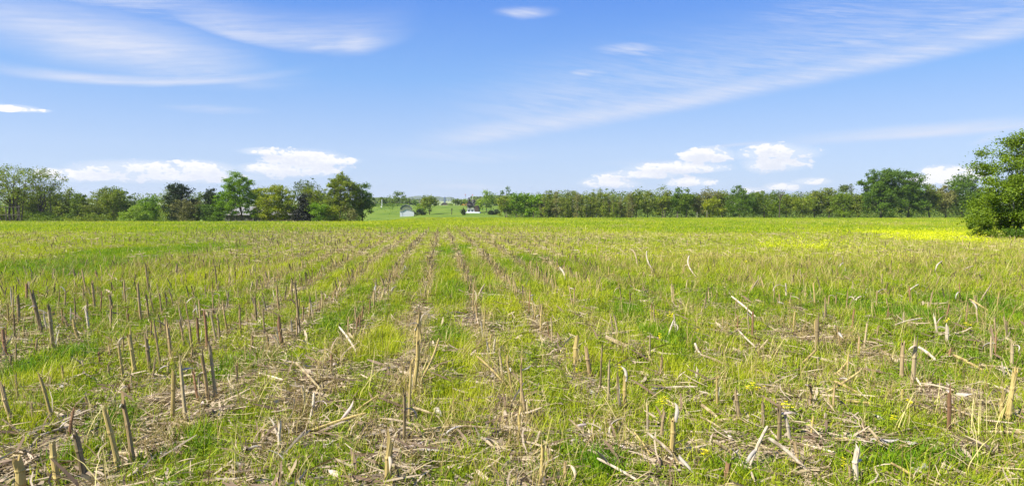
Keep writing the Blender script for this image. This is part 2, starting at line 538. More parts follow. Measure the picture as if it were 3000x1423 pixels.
def cover_points():
    P, C, Rt, S, Tn = [], [], [], [], []

    def emit(x, y, key, s, tint, tilt=.12):
        n = len(x)
        if not n: return
        z = H(x, y)
        P.append(np.stack([x, y, z], 1))
        C.append(RNG.choice(CI[key], n))
        Rt.append(np.stack([RNG.normal(0, tilt, n), RNG.normal(0, tilt, n), RNG.uniform(0, 6.283, n)], 1))
        S.append(s * RNG.uniform(.7, 1.35, n)); Tn.append(np.clip(tint + RNG.normal(0, .16, n), 0, 1))

    def wedge(d0, d1, dens):
        area = (d1 * d1 - d0 * d0) * .98 + 2.4 * (d1 - d0)
        n = int(area * dens)
        y = np.sqrt(RNG.uniform(d0 * d0, d1 * d1, n))
        x = RNG.uniform(-1, 1, n) * (.98 * y + 1.2)
        return x, y

    def fields(x, y):
        r = row_coord(x + .03 * np.sin(y * .35), y); row = np.abs(r - np.round(r)) * 2      # 0 on the row, 1 between rows
        return row, fbm(x * .55 + 40, y * .55), fbm(x * .17 + 11, y * .12 + 70), patch_mask(x, y, LUSH), patch_mask(x, y, GOLD), patch_mask(x, y, TRASH)

    for (d0, d1, base, ns) in ((3.1, 6.2, 350, .95), (6.2, 10.5, 250, 1.1), (10.5, 19, 120, 1.45)):
        x, y = wedge(d0, d1, base)
        row, n1, n2, lush, gold, trash = fields(x, y)
        far = sstep(7, 18, y); u = x / y
        rs = .40 + .60 * sstep(-.62, -.40, u) * (1 - sstep(.02, .16, u))      # the rows show best left of the middle
        on = (1 - sstep(.20, .62, row)) * rs * (.55 + .75 * fbm(x * .5 + 3, y * .5))
        btw = sstep(.45, .8, row) * rs
        bare = sstep(.56, .68, fbm(x * 1.1 + 60, y * 1.1)) * (1 - far * .6) * (1 - lush)
        keep = RNG.random(len(x)) > np.maximum(.5 * bare, .85 * (1 - sstep(.34, .5, row)) * sstep(-.62, -.42, u) * (1 - sstep(.06, .2, u)) * sstep(6, 9, y) * (1 - lush))
        live = (1 - .72 * on) * (1 - .66 * trash) * (1 - .5 * bare)
        pg = (.12 + .40 * sstep(.42, .60, n1) + .55 * lush + .15 * far + .15 * btw) * live
        py_ = (.22 + .35 * sstep(.55, .38, n1) + 1.1 * gold + .42 * far * (1 - lush)) * live
        pw = (.80 * (1 - far * .45) + .4 * lush + .25 * btw) * live
        ps = (.22 + .55 * trash + .35 * on + .3 * bare) * (1 - .6 * gold) * (1 - .75 * lush) * (1 - .25 * far)
        ph = (.13 + .50 * trash + .30 * on + .2 * bare) * (1 - .75 * lush) * (1 - .35 * far) * (1 - .5 * gold)
        pd = .04 + .06 * far + .04 * gold + .08 * on * far
        pb = .03 + .04 * far * (1 - lush) + .06 * trash + .25 * on * (.3 + .7 * far) * (1 - lush)
        Q = np.stack([pg, py_, pw * .62, pw * .38, ps, ph, pd, pb], 1)
        cs = np.cumsum(Q / Q.sum(1, keepdims=True), 1)
        k = (RNG.random(len(x))[:, None] > cs).sum(1)
        k[~keep] = 99
        tint = np.clip(.45 + (n2 - .5) * 1.1 + .3 * gold - .5 * lush, 0, 1)
        for j, (key, tl) in enumerate((('grass', .15), ('yell', .15), ('weed', .2), ('feather', .2), ('straw', .10), ('husk', .18), ('dry', .25), ('bronze', .3))):
            s = k == j
            lit = key in ('straw', 'husk', 'dry')
            grow = ns if not lit else 1.0 + .3 * (ns - 1)
            emit(x[s], y[s], key, grow * (1 + .25 * lush[s] * (key == 'grass')), tint[s] if not lit else .5 + 0 * x[s], tl)
    for (d0, d1, base, fam, sc) in ((19, 30, 66, 'mid', 1.0), (30, 46, 36, 'mid', 1.15), (46, 90, 3.4, 'far', .85), (90, 214, 1.35, 'far', 1.15)):
        x, y = wedge(d0, d1, base)
        keep = ~((x < -.29 * y) & (y > 138)) & ~((x > 0.02 * y) & (y > 191)) & ~((y > 207 + .03 * x))
        x, y = x[keep], y[keep]
        row, n1, n2, lush, gold, trash = fields(x, y)
        brown = patch_mask(x, y, BROWN); must = patch_mask(x, y, MUST); clean = patch_mask(x, y, CLEAN); uu = x / y; rowm = (1 - sstep(.2, .62, row)) * (y < 60) * (.12 + .88 * sstep(-.50, -.32, uu) * (1 - sstep(-.02, .10, uu)))
        big = fbm(x * .05 + 5, y * .03 + 2)
        edge = 1 - sstep(170, 205, y) * .8
        pg = .30 + .8 * sstep(.45, .62, big) + 3.2 * lush
        py_ = .85 + .5 * gold
        pd = (.05 + .10 * sstep(.55, .35, big) + .16 * brown + .06 * rowm) * edge * (1 - .8 * lush) * (1 - .92 * clean)
        pb = (.02 + .05 * sstep(.5, .3, n1) + .24 * brown + .15 * rowm) * edge * (1 - .8 * lush) * (1 - .95 * clean)
        ps = np.where(y < 46, (.10 + .15 * rowm) * (1 - .7 * lush), 0)
        pg = pg * (1 - .5 * rowm); py_ = py_ * (1 - .5 * rowm); ur = sstep(-.50, -.34, uu) * (1 - sstep(.06, .2, uu)); thin = RNG.random(len(x)) < .88 * (1 - sstep(.34, .5, row)) * ur * (y < 46) * (1 - lush)
        pm = 2.4 * must + .05 * (uu > .05) * (y < 46) * sstep(.5, .7, fbm(x * .4 + 2, y * .2)); pb = pb * (1 - must)
        Q = np.stack([pg, py_, pd, pb, ps, pm], 1)
        cs = np.cumsum(Q / Q.sum(1, keepdims=True), 1)
        k = (RNG.random(len(x))[:, None] > cs).sum(1)
        k[thin & (k < 4)] = 99
        tint = np.clip(.5 + (n2 - .5) * 1.2 - .45 * lush + .15 * gold + .2 * clean, 0, 1)
        for j, nm in enumerate(('grass', 'yell', 'dry', 'bronze', 'straw', 'mustard')):
            s = k == j
            if nm == 'mustard':
                emit(x[s], y[s], 'mustard' if fam == 'mid' else 'farmustard', sc, tint[s]); continue
            emit(x[s], y[s], fam + nm, sc * (1 - .45 * sstep(188, 205, y[s])), tint[s] if nm in ('grass', 'yell') else .5 + 0 * x[s])
    for r in range(-34, 30):
        step = .065; ys = [4.0]
        while ys[-1] < 52: ys.append(ys[-1] + step * (1 + ys[-1] * .05))
        y = np.array(ys) + RNG.normal(0, .04, len(ys))
        x = ROW_0 + ROW_S * r - ROW_K * y + RNG.normal(0, .045, len(ys)) + (fbm(y * .2 + r * 3.7, y * 0 + r) - .5) * .10
        u = x / y
        st = (.10 + 1.1 * sstep(-.52, -.32, u) * (1 - sstep(.0, .12, u))) * (.25 + 1.1 * fbm(y * .35 + r * 9.1, y * 0 + r * 1.7)) * (1 - .35 * sstep(30, 52, y))
        ok = (np.abs(u) < .95) & (RNG.random(len(y)) < st)
        x, y = x[ok], y[ok]; k = RNG.random(len(x)); n_ = y < 17; m_ = ~n_
        one = np.full(len(x), .5)
        for key, lo, hi, sel, sc in (('straw', 0, .42, n_, 1.1), ('husk', .42, .72, n_, 1.0), ('bronze', .72, .9, n_, .9), ('dry', .9, 1, n_, .8),
                                     ('midstraw', 0, .5, m_, .75), ('midbronze', .5, .9, m_, .62), ('middry', .9, 1, m_, .6)):
            q = sel & (k >= lo) & (k < hi)
            emit(x[q], y[q], key, sc * (1 + .01 * y[q]), one[q], .12)
    return [np.concatenate(a) for a in (P, C, Rt, S, Tn)]


def scatter(name, P, C, Rt, S, Tn, label, cat):
    me = bpy.data.meshes.new(name)
    n = len(P)
    me.vertices.add(n); me.vertices.foreach_set('co', P.astype(np.float32).ravel())
    for nm, ty, arr, fld in (('pick', 'INT', C.astype(np.int32), 'value'), ('turn', 'FLOAT_VECTOR', Rt.astype(np.float32).ravel(), 'vector'),
                             ('size', 'FLOAT', S.astype(np.float32), 'value'), ('tint', 'FLOAT', Tn.astype(np.float32), 'value')):
        a = me.attributes.new(nm, ty, 'POINT'); a.data.foreach_set(fld, arr)
    o = link(name, me)
    ng = bpy.data.node_groups.new(name + '_nodes', 'GeometryNodeTree')
    ng.interface.new_socket('Geometry', in_out='INPUT', socket_type='NodeSocketGeometry')
    ng.interface.new_socket('Geometry', in_out='OUTPUT', socket_type='NodeSocketGeometry')
    N = ng.nodes; L = ng.links
    gi = N.new('NodeGroupInput'); go = N.new('NodeGroupOutput')
    iop = N.new('GeometryNodeInstanceOnPoints'); ci = N.new('GeometryNodeCollectionInfo')
    ci.inputs['Collection'].default_value = CL
    ci.inputs['Separate Children'].default_value = True; ci.inputs['Reset Children'].default_value = True
    iop.inputs['Pick Instance'].default_value = True

    def attr(nm, ty):
        nd = N.new('GeometryNodeInputNamedAttribute'); nd.data_type = ty; nd.inputs[0].default_value = nm
        return [s for s in nd.outputs if s.enabled and s.name == 'Attribute'][0]
    L.new(gi.outputs[0], iop.inputs['Points']); L.new(ci.outputs[0], iop.inputs['Instance'])
    L.new(attr('pick', 'INT'), iop.inputs['Instance Index'])
    er = N.new('FunctionNodeEulerToRotation'); L.new(attr('turn', 'FLOAT_VECTOR'), er.inputs[0])
    L.new(er.outputs[0], iop.inputs['Rotation'])
    L.new(attr('size', 'FLOAT'), iop.inputs['Scale'])
    L.new(iop.outputs[0], go.inputs[0])
    md = o.modifiers.new('scatter', 'NODES'); md.node_group = ng
    tag(o, label, cat, kind='stuff')
    return o


P, C, Rt, S, Tn = cover_points()
# split by what the cover is: living growth, dead litter, yellow flowers
fam = {}
for key, ids in CI.items():
    for i in ids:
        fam[i] = ('straw_litter' if key in ('straw', 'husk', 'midstraw') else 'yellow_flowers' if 'mustard' in key
                  else 'dry_weeds' if key in ('dry', 'bronze', 'middry', 'midbronze', 'fardry', 'farbronze') else 'grass')
fk = np.array([fam[i] for i in range(NCL)])[C]
for nm, lb, ct in (('grass', 'yellow green spring grass and low weeds covering the field', 'grass'),
                   ('straw_litter', 'tan straw and shredded maize leaf strewn over the soil', 'straw'),
                   ('dry_weeds', 'dry brown and tan weed stems standing among the grass', 'dry weeds'),
                   ('yellow_flowers', 'yellow mustard in flower across the right side of the field', 'flowers')):
    s = fk == nm
    scatter(nm, P[s], C[s], Rt[s], S[s], Tn[s], lb, ct)

# ------------------------------------------------------------------ corn stubs, fallen stalks, husks, flowers
STUB_H, STUB_D = .32, .024


def stub_mesh(rng, mat):
    """cut maize stalk: joints, a slight kink and a splintered top"""
    mb = MB(); n = 9; V = []; F = []
    zs = [-.04, 0, .055, .07, .085, .17, .20, .212, .225, .29]
    rs = [1.0, .98, .93, 1.12, .95, .86, .86, 1.04, .86, .82]
    k1, k2 = rng.normal(0, .07, 2); tw = rng.uniform(0, 6)
    for z, r in zip(zs, rs):
        b = max(z - .07, 0); c = max(z - .212, 0)
        cx, cy = k1 * b * .6 + k2 * c, k2 * b * .6 - k1 * c
        for k in range(n):
            a = 2 * math.pi * k / n + tw
            q = STUB_D / 2 * r * (1 + .07 * math.sin(2 * a + tw) + rng.normal(0, .025))
            V.append((cx + q * math.cos(a), cy + q * .88 * math.sin(a), z))
    for i in range(len(zs) - 1):
        for k in range(n):
            F.append((i * n + k, i * n + (k + 1) % n, (i + 1) * n + (k + 1) % n, (i + 1) * n + k))
    o = (len(zs) - 1) * n
    cxy = np.mean(np.array(V[o:o + n]), 0)
    for k in range(n):      # splinters round a hollow end
        x, y, z = V[o + k]
        up = max(0, rng.normal(.012, .03)) + (.045 if rng.random() < .22 else 0)
        V[o + k] = (x, y, z + up)
    V.append((cxy[0], cxy[1], .272)); c = len(V) - 1
    for k in range(n): F.append((o + k, o + (k + 1) % n, c))
    mb.add(V, F)
    return mb.mesh('corn_stub', mat)


def leaf_mesh(rng, mat, L, W, curl=.7, fold=.35, start=None, thick=.0012):
    """broad dry maize leaf: tapering, rolled across, with real thickness"""
    n = 7; top, V, F = [], [], []
    p = Vector((0, 0, 0)); pit = start if start is not None else rng.normal(0, .25); yaw = 0.0
    dy = rng.normal(0, .18); dp = -curl * rng.uniform(.4, 1.3) / n
    for i in range(n + 1):
        t = i / n
        d = Vector((math.cos(pit) * math.cos(yaw), math.cos(pit) * math.sin(yaw), math.sin(pit)))
        sd = Vector((-math.sin(yaw), math.cos(yaw), 0)); nm = d.cross(sd)
        w = W * (.55 + 1.0 * math.sin(math.pi * min(t * .8 + .12, 1)) * .55) * (1 - t ** 5 * .9) * rng.uniform(.85, 1.12)
        fo = fold * (1 + .5 * math.sin(5 * t + yaw))
        tw = .5 * math.sin(3 * t + dy * 9)
        sd = (sd * math.cos(tw) + nm * math.sin(tw)); nm = d.cross(sd)
        for q in (-1, -.45, 0, .45, 1):
            top.append(p + sd * (q * w / 2) + nm * (-fo * w * .5 * (q * q)))
        p = p + d * (L / n); pit += dp; yaw += dy
    m = len(top); V = [tuple(v) for v in top] + [(v.x, v.y, v.z - thick) for v in top]
    for i in range(n):
        for k in range(4):
            a = i * 5 + k
            F.append((a, a + 1, a + 6, a + 5)); F.append((m + a, m + a + 5, m + a + 6, m + a + 1))
    for i in range(n):
        for k in (0, 4):
            a = i * 5 + k
            F.append((a, a + 5, m + a + 5, m + a) if k == 0 else (a, m + a, m + a + 5, a + 5))
    F.append((0, m, m + 1, 1)); mb = MB(); mb.add(V, F)
    return mb.mesh('leaf', mat, smooth=True)


SR = np.random.default_rng(21)
STM = {'b': 'st_brown', 'o': 'st_ochre', 'd': 'st_dark', 'r': 'st_red', 'p': 'st_pale', 't': 'st_tan'}
SCOL = {'b': 'brown', 'o': 'ochre yellow', 'd': 'dark weathered', 'r': 'reddish brown', 'p': 'pale straw coloured', 't': 'tan'}
STUBM = {k: [stub_mesh(SR, M[v]) for _ in range(5)] for k, v in STM.items()}
HM = ['husk', 'husk_white', 'husk_pink', 'husk_grey']
SHEATH = [leaf_mesh(SR, M[HM[i % 4]], SR.uniform(.10, .22), SR.uniform(.016, .028), SR.uniform(1.2, 2.4), .5, SR.uniform(-.2, 1.2)) for i in range(12)]
FRAY = []
for i in range(6):
    mb = MB()
    for k in range(4):
        a = SR.uniform(0, 6.28); c, s_ = math.cos(a), math.sin(a); L = SR.uniform(.09, .26)
        pts = [(c * .0125, s_ * .0125, SR.uniform(0, .03))]
        for t in (.35, .7, 1): pts.append((c * (.013 + .03 * t * t * SR.uniform(.3, 2)), s_ * (.013 + .03 * t * t * SR.uniform(.3, 2)), L * t))
        mb.strip(pts, [.009, .008, .006, .002], [(-s_, c, 0)] * 4)
    FRAY.append(mb.mesh('frayed_sheath', M[('husk', 'husk_grey', 'husk', 'husk_pink')[i % 4]]))
STUBS = []


def add_stub(base, top, dia, ck, leaf=None):
    """leaf: None, 'hang', 'fray' or 'both'"""
    v = Vector(top) - Vector(base); L = max(v.length, .05)
    o = link('corn_stub', STUBM[ck][int(SR.integers(5))])
    s = dia / STUB_D
    q = Vector((0, 0, 1)).rotation_difference(v.normalized())
    rz = Euler((0, 0, SR.uniform(0, 6.28))).to_matrix()
    o.rotation_euler = (q.to_matrix() @ rz).to_euler(); o.location = base; o.scale = (s, s, L / .30)
    zs = L / .30
    if leaf in ('hang', 'both'):
        c = link('hanging_leaf', SHEATH[int(SR.integers(12))], o)
        c.location = (0.006, 0, .285 if SR.random() < .6 else .215)
        c.rotation_euler = (0, SR.uniform(-.3, .3), SR.uniform(0, 6.28)); c.scale = (1 / s, 1 / s, 1 / zs)
    if leaf in ('fray', 'both'):
        c = link('frayed_sheath', FRAY[int(SR.integers(6))], o); c.rotation_euler = (0, 0, SR.uniform(0, 6.28))
        c.scale = (1, 1, min(1.1, .9 / zs + .2))
    STUBS.append(dict(o=o, x=base[0], y=base[1], L=L, dia=dia, ck=ck, leaf=leaf, lean=math.degrees(v.angle(Vector((0, 0, 1))))))
    return o


# stubs that stand out in the photo: top px, base px, width px, colour, leaf
HAND = [
 (10,1135,36,1246,14,'b',0),(114,1100,159,1242,10,'o','fray'),(358,1190,395,1370,14,'b','hang'),(322,1211,350,1384,15,'o',0),(498,1097,509,1239,13,'o',0),
 (531,1073,545,1242,11,'t','hang'),(597,1052,611,1177,10,'b','hang'),(616,1021,633,1173,9,'t',0),(568,1093,581,1180,7,'r',0),(228,1277,249,1412,17,'d',0),
 (145,1301,173,1423,17,'o','fray'),(46,1345,66,1450,24,'o',0),(355,1014,362,1121,8,'o',0),(388,985,395,1107,11,'o',0),(429,990,441,1100,12,'d','hang'),
 (493,955,502,1062,10,'b',0),(317,1069,320,1118,6,'d',0),(5,975,20,1052,10,'r','fray'),(92,1180,97,1240,7,'d',0),(249,1165,265,1205,7,'b',0),(457,960,470,1080,6,'b',0),
 (692,1070,697,1125,7,'d',0),(101,863,124,987,12,'d','hang'),(49,869,57,957,8,'b',0),(146,902,157,1033,10,'d',0),(221,944,231,1000,9,'o',0),(250,910,262,974,8,'p',0),
 (193,928,200,964,8,'b',0),(321,863,329,921,8,'d',0),(398,830,416,951,8,'b',0),(425,781,437,862,6,'b',0),(429,869,437,944,6,'b',0),(471,863,475,931,5,'d',0),
 (514,781,520,820,7,'d',0),(488,951,498,1033,9,'d','hang'),(530,944,540,1026,7,'b',0),(553,941,563,1033,7,'b',0),(576,935,583,1016,7,'r',0),(637,921,645,997,7,'d',0),
 (599,928,609,1033,8,'r',0),(655,895,666,974,6,'b',0),(748,869,751,954,6,'d',0),(736,987,738,1040,9,'b',0),(283,797,290,830,7,'r','hang'),(240,794,255,866,5,'b',0),
 (273,830,278,915,7,'b',0),(218,794,224,827,6,'d',0),(73,836,80,889,7,'r',0),(630,781,637,853,4,'d',0),(363,823,368,899,5,'b',0),(821,941,828,1026,12,'r','fray'),
 (864,830,879,977,6,'d',0),(855,830,857,892,5,'d',0),(810,843,818,915,6,'b',0),(1229,945,1222,1080,11,'o','both'),(1221,1000,1212,1170,12,'o','fray'),(1186,1155,1184,1305,10,'d','hang'),
 (1200,1080,1198,1250,8,'o','fray'),(1134,1300,1137,1440,19,'o','both'),(1160,1370,1170,1425,11,'d','fray'),(814,1242,819,1332,9,'p',0),(1689,995,1687,1080,14,'o','fray'),
 (1727,1024,1730,1115,14,'b','fray'),(1763,1017,1758,1150,6,'d',0),(1785,1076,1782,1190,7,'t',0),(1813,1104,1815,1215,9,'d','fray'),(1832,1111,1832,1215,10,'o','hang'),
 (1941,1204,1936,1298,10,'d',0),(1974,1228,1967,1346,15,'o','hang'),(1898,1187,1898,1284,7,'t',0),(2095,1110,2104,1207,9,'o',0),(2038,1080,2042,1130,8,'p',0),
 (2163,1145,2165,1235,12,'d','hang'),(1583,1311,1585,1423,10,'o','fray'),(1657,1360,1659,1430,10,'b','hang'),(2128,1363,2130,1425,18,'r',0),(2237,1180,2235,1263,9,'d','fray'),
 (1609,1311,1610,1370,9,'d','fray'),(2653,1010,2639,1121,12,'d',0),(2684,1007,2672,1138,13,'t','hang'),(2963,1090,2953,1242,14,'o',0),(2939,1163,2932,1242,13,'o','fray'),
 (2780,1149,2780,1277,11,'r','hang'),(2281,1204,2283,1305,12,'d','hang'),(2305,1221,2316,1301,9,'p',0),(2506,1325,2508,1423,17,'p','hang'),(2490,1363,2493,1425,10,'d',0),
 (2485,1035,2482,1114,6,'o',0),(2905,985,2902,1059,6,'t',0),(2966,1010,2963,1087,9,'t','hang'),(2395,938,2392,1040,12,'d','fray'),(2333,1298,2336,1370,11,'b','fray'),
 (2378,1225,2375,1290,6,'o',0),(2640,1140,2644,1185,10,'o',0),(2330,1060,2345,1085,5,'r',0),(1526,1075,1527,1215,7,'b','both'),(1530,1150,1545,1240,9,'d','fray'),
 (1465,1040,1476,1130,7,'t','fray'),(1490,1055,1500,1160,8,'o','both'),(1580,905,1584,965,8,'d','hang'),(1395,895,1398,950,6,'b','fray'),(1905,990,1903,1065,6,'t',0),(2070,855,2060,915,4,'d',0),
 (2300,835,2305,880,5,'p','hang'),(2360,860,2356,885,8,'d','fray'),(2385,830,2388,900,5,'o',0),(2540,945,2530,1030,6,'t',0),(2520,985,2515,1050,6,'b',0),(2770,960,2775,1010,10,'p','hang'),
 (2860,870,2858,905,6,'d',0),(2862,905,2865,960,5,'t','hang'),(2920,985,2915,1050,6,'r','hang'),(1688,995,1693,1060,9,'o',0),(2190,905,2195,985,5,'t',0),(2330,915,2322,980,6,'o',0),
 (320,905,326,975,7,'b',0),(385,1100,389,1150,6,'d',0),(700,905,706,985,6,'b',0),(770,905,775,985,6,'d',0),(785,985,790,1040,7,'b','fray'),(868,940,872,1000,6,'b','fray'),
]
for (tx, ty, bx, by, w, ck, lf) in HAND:
    b = G(bx, by); t = at_depth(tx, ty, b.y)
    dist = math.hypot(b.y, CAM_H - b.z)
    add_stub((b.x, b.y, b.z - .01), t, w / FPX * dist * 1.12, ck, lf or (None, None, 'fray')[int(SR.integers(3))])
# the rest of the standing stubble, row by row
cand = []
HX = np.array([(s['x'], s['y']) for s in STUBS])
for r in range(-40, 42):
    y = 4.2 + SR.uniform(0, .3)
    while y < 62:
        x = ROW_0 + ROW_S * r - ROW_K * y + SR.normal(0, .035)
        xx, yy = x, y + SR.normal(0, .03)
        u = xx / yy
        y += SR.uniform(.12, .21) if y < 24 else SR.uniform(.2, .4)
        if abs(u) > .9: continue
        leftside = 1 - float(sstep(-.30, -.12, u)); mid = float(sstep(-.55, -.36, u) * (1 - sstep(.05, .18, u)))
        p = (.13 + .16 * leftside if yy < 7.5 else .30 + .42 * leftside) if yy < 12 else .30 + .36 * leftside + .6 * mid
        if yy > 19: p *= (.85 if yy < 34 else .5) * (1 - .55 * (1 - mid))
        if yy < 12: p *= .4 + 1.1 * float(vnoise(np.array([xx * .6 + 7]), np.array([yy * .6]))[0])
        if SR.random() > p: continue
        if np.min(np.hypot(HX[:, 0] - xx, HX[:, 1] - yy)) < .16: continue
        cand.append((yy, xx))
ca = np.array(cand); lu = patch_mask(ca[:, 1], ca[:, 0], LUSH[:4]); kp = SR.random(len(ca)) > .9 * lu * (ca[:, 0] > 12)
cand = [tuple(q) for q, k_ in zip(ca.tolist(), kp) if k_]
cand.sort()
room = 296 - len(STUBS)
inview = [c for c in cand if abs(c[1] / c[0]) < .77]
near = inview[:room]; nearset = set(near)
for yy, xx in near:
    z = Hf(xx, yy); h = SR.uniform(.09, .24) if yy < 7.5 else SR.uniform(.15, .34); ln = SR.normal(0, .10, 2) * h
    ck = 'bbddtorp'[int(SR.integers(8))]
    add_stub((xx, yy, z - .01), (xx + ln[0] - .03 * h, yy + ln[1], z + h), SR.uniform(.018, .027), ck, [None, None, 'fray', 'fray', 'hang'][int(SR.integers(5))])
rest = np.array([(x, y) for y, x in cand if (y, x) not in nearset])
n = len(rest)
far_sc = np.where(rest[:, 1] > 24, 1.25, 1.0)
scatter('corn_stubble', np.stack([rest[:, 0], rest[:, 1], H(rest[:, 0], rest[:, 1])], 1), SR.choice(CI['stub'], n),
        np.stack([SR.normal(0, .12, n), SR.normal(0, .12, n), SR.uniform(0, 6.28, n)], 1), SR.uniform(.6, 1.0, n) * far_sc, SR.random(n),
        'rows of short cut maize stubs thinning away across the field', 'stubble')

ORD = ['first', 'second', 'third', 'fourth', 'fifth', 'sixth', 'seventh', 'eighth', 'ninth', 'tenth', 'eleventh', 'twelfth', 'thirteenth', 'fourteenth',
       'fifteenth', 'sixteenth', 'seventeenth', 'eighteenth', 'nineteenth', 'twentieth']


def ordinal(i):
    if i < 20: return ORD[i]
    n = i + 1
    return '%d%s' % (n, 'th' if 10 <= n % 100 <= 20 else {1: 'st', 2: 'nd', 3: 'rd'}.get(n % 10, 'th'))


def scr(x, y):
    return x / y


rows = {}
for s in STUBS:
    rows.setdefault(int(round(float(row_coord(s['x'], s['y'])))), []).append(s)
rk = sorted(rows)
for r in rk:
    L = sorted(rows[r], key=lambda s: s['y'])
    if r == 0: rn = 'the centre row'
    elif r < 0: rn = '%s row left of centre' % ordinal(-r - 1)
    else: rn = '%s row right of centre' % ordinal(r - 1)
    for i, s in enumerate(L):
        ad = 'thick' if s['dia'] > .031 else 'tall' if s['L'] > .33 else 'short' if s['L'] < .2 else 'leaning' if s['lean'] > 14 else 'upright'
        tag(s['o'], '%s %s corn stub, %s from camera in %s' % (ad, SCOL[s['ck']].split()[0], ordinal(i), rn), 'corn stub', 'cut corn stubs standing in the rows')

# fallen stalks: two photo points each, width px, colour, lift of each end (m)
FALL = [
 (391,1315,495,1298,9,'t',0,0),(332,1225,363,1225,7,'t',0,0),(266,1221,324,1204,7,'p',0,0),(348,1344,390,1350,10,'t',0,0),(429,1256,485,1261,7,'t',0,0),(519,1249,571,1260,8,'t',0,0),
 (7,1242,73,1294,6,'d',.05,0),(875,1291,1072,1225,8,'o',0,.02),(868,1076,947,1163,7,'t',.04,0),(1228,1135,1286,1003,7,'o',0,.18),(1397,1055,1491,1152,6,'o',.12,0),
 (1352,1125,1460,1142,6,'p',0,0),(1210,1208,1290,1239,7,'t',.02,0),(1235,1287,1498,1280,6,'t',.01,0),(1037,1291,1117,1294,6,'t',0,0),(1200,1384,1273,1381,9,'p',0,0),(830,1370,854,1405,10,'t',0,0),
 (920,1166,909,1242,8,'p',.03,0),(1896,1284,2005,1384,8,'p',.05,0),(2005,1384,2054,1430,7,'t',0,0),(1749,1360,1867,1425,8,'p',.02,0),(1666,1242,1711,1287,6,'t',.06,0),(1711,1287,1829,1289,6,'t',0,0),
 (1908,1154,2047,1159,7,'p',.03,.02),(2047,1159,2088,1171,6,'p',.02,0),(2054,1201,2102,1239,10,'t',.03,0),(2102,1246,2158,1247,10,'t',0,0),(2050,1235,2116,1273,6,'t',.02,0),(2054,1052,2144,1090,8,'t',.03,0),
 (2036,1017,2054,1052,7,'p',.06,0),(2248,1266,2197,1382,9,'p',.14,0),(2137,1374,2206,1391,8,'p',0,0),(1500,1239,1554,1211,7,'t',.0,.04),(1531,1182,1554,1211,5,'p',.08,.04),(2088,1308,2130,1360,10,'t',.08,.03),
 (1902,1401,1933,1374,7,'t',0,0),(2085,1010,2130,1029,5,'o',0,0),(1777,1000,1843,1026,6,'t',.03,0),(1857,1280,1908,1356,5,'o',.08,0),(2444,1130,2527,1173,8,'o',.03,0),(2527,1173,2617,1183,7,'t',0,0),
 (2416,1166,2520,1100,7,'o',0,.05),(2478,1189,2593,1204,8,'o',.02,0),(2340,1315,2451,1343,7,'p',0,0),(2439,1305,2544,1308,11,'o',0,0),(2250,1301,2364,1398,11,'p',.07,0),(2333,1405,2433,1386,11,'t',0,0),
 (2818,1284,2998,1332,9,'t',0,.03),(2790,1052,2887,1104,9,'o',.05,0),(2690,1028,2741,1067,8,'p',.03,0),(2856,1128,2956,1163,6,'p',0,0),(2873,1083,2998,1095,8,'t',.02,0),(2544,1270,2582,1325,8,'t',.02,0),
 (2610,1374,2686,1419,8,'o',.02,0),(2904,1363,2998,1388,10,'o',0,0),(2343,1083,2392,1035,7,'o',0,.06),(2444,1111,2482,1069,6,'o',0,.06),(2683,1118,2700,1145,6,'p',.04,0),(2143,876,2215,938,5,'p',.08,0),
 (2163,977,2219,1033,5,'p',.06,0),(1773,997,1842,1030,6,'t',.02,0),(1895,741,1921,813,4,'p',.15,0),(2019,755,2042,820,4,'p',.15,0),(2196,866,2219,827,4,'t',0,.1),(2614,964,2703,941,5,'p',0,.03),
 (2840,884,2905,925,5,'o',.08,0),(2863,905,2902,843,4,'t',0,.12),(1045,1042,993,967,6,'p',0,.12),(2219,1040,2250,1005,6,'t',0,.08),(2130,1000,2165,975,6,'t',0,.06),(1955,1000,1975,945,5,'p',0,.12),
 (1640,790,1655,830,5,'p',.1,0),(1846,735,1868,790,4,'t',.12,0),(2650,870,2690,840,5,'p',0,.05),(2740,800,2760,770,4,'p',0,.1),(2810,810,2850,785,4,'p',0,.06),(600,1258,690,1245,6,'t',0,0),
 (760,1105,830,1125,6,'p',0,0),(690,1345,760,1320,6,'d',0,0),(1030,1225,1110,1170,5,'o',0,.03),(1340,1390,1440,1360,7,'p',0,0),(1420,1310,1490,1335,8,'t',0,0),(2700,1250,2790,1285,7,'t',0,0),
 (2230,1130,2330,1165,6,'t',0,0),(2600,1290,2700,1262,7,'t',0,0),(120,1290,205,1262,6,'p',0,0),(30,1395,110,1380,9,'t',0,0),
]
FS = []
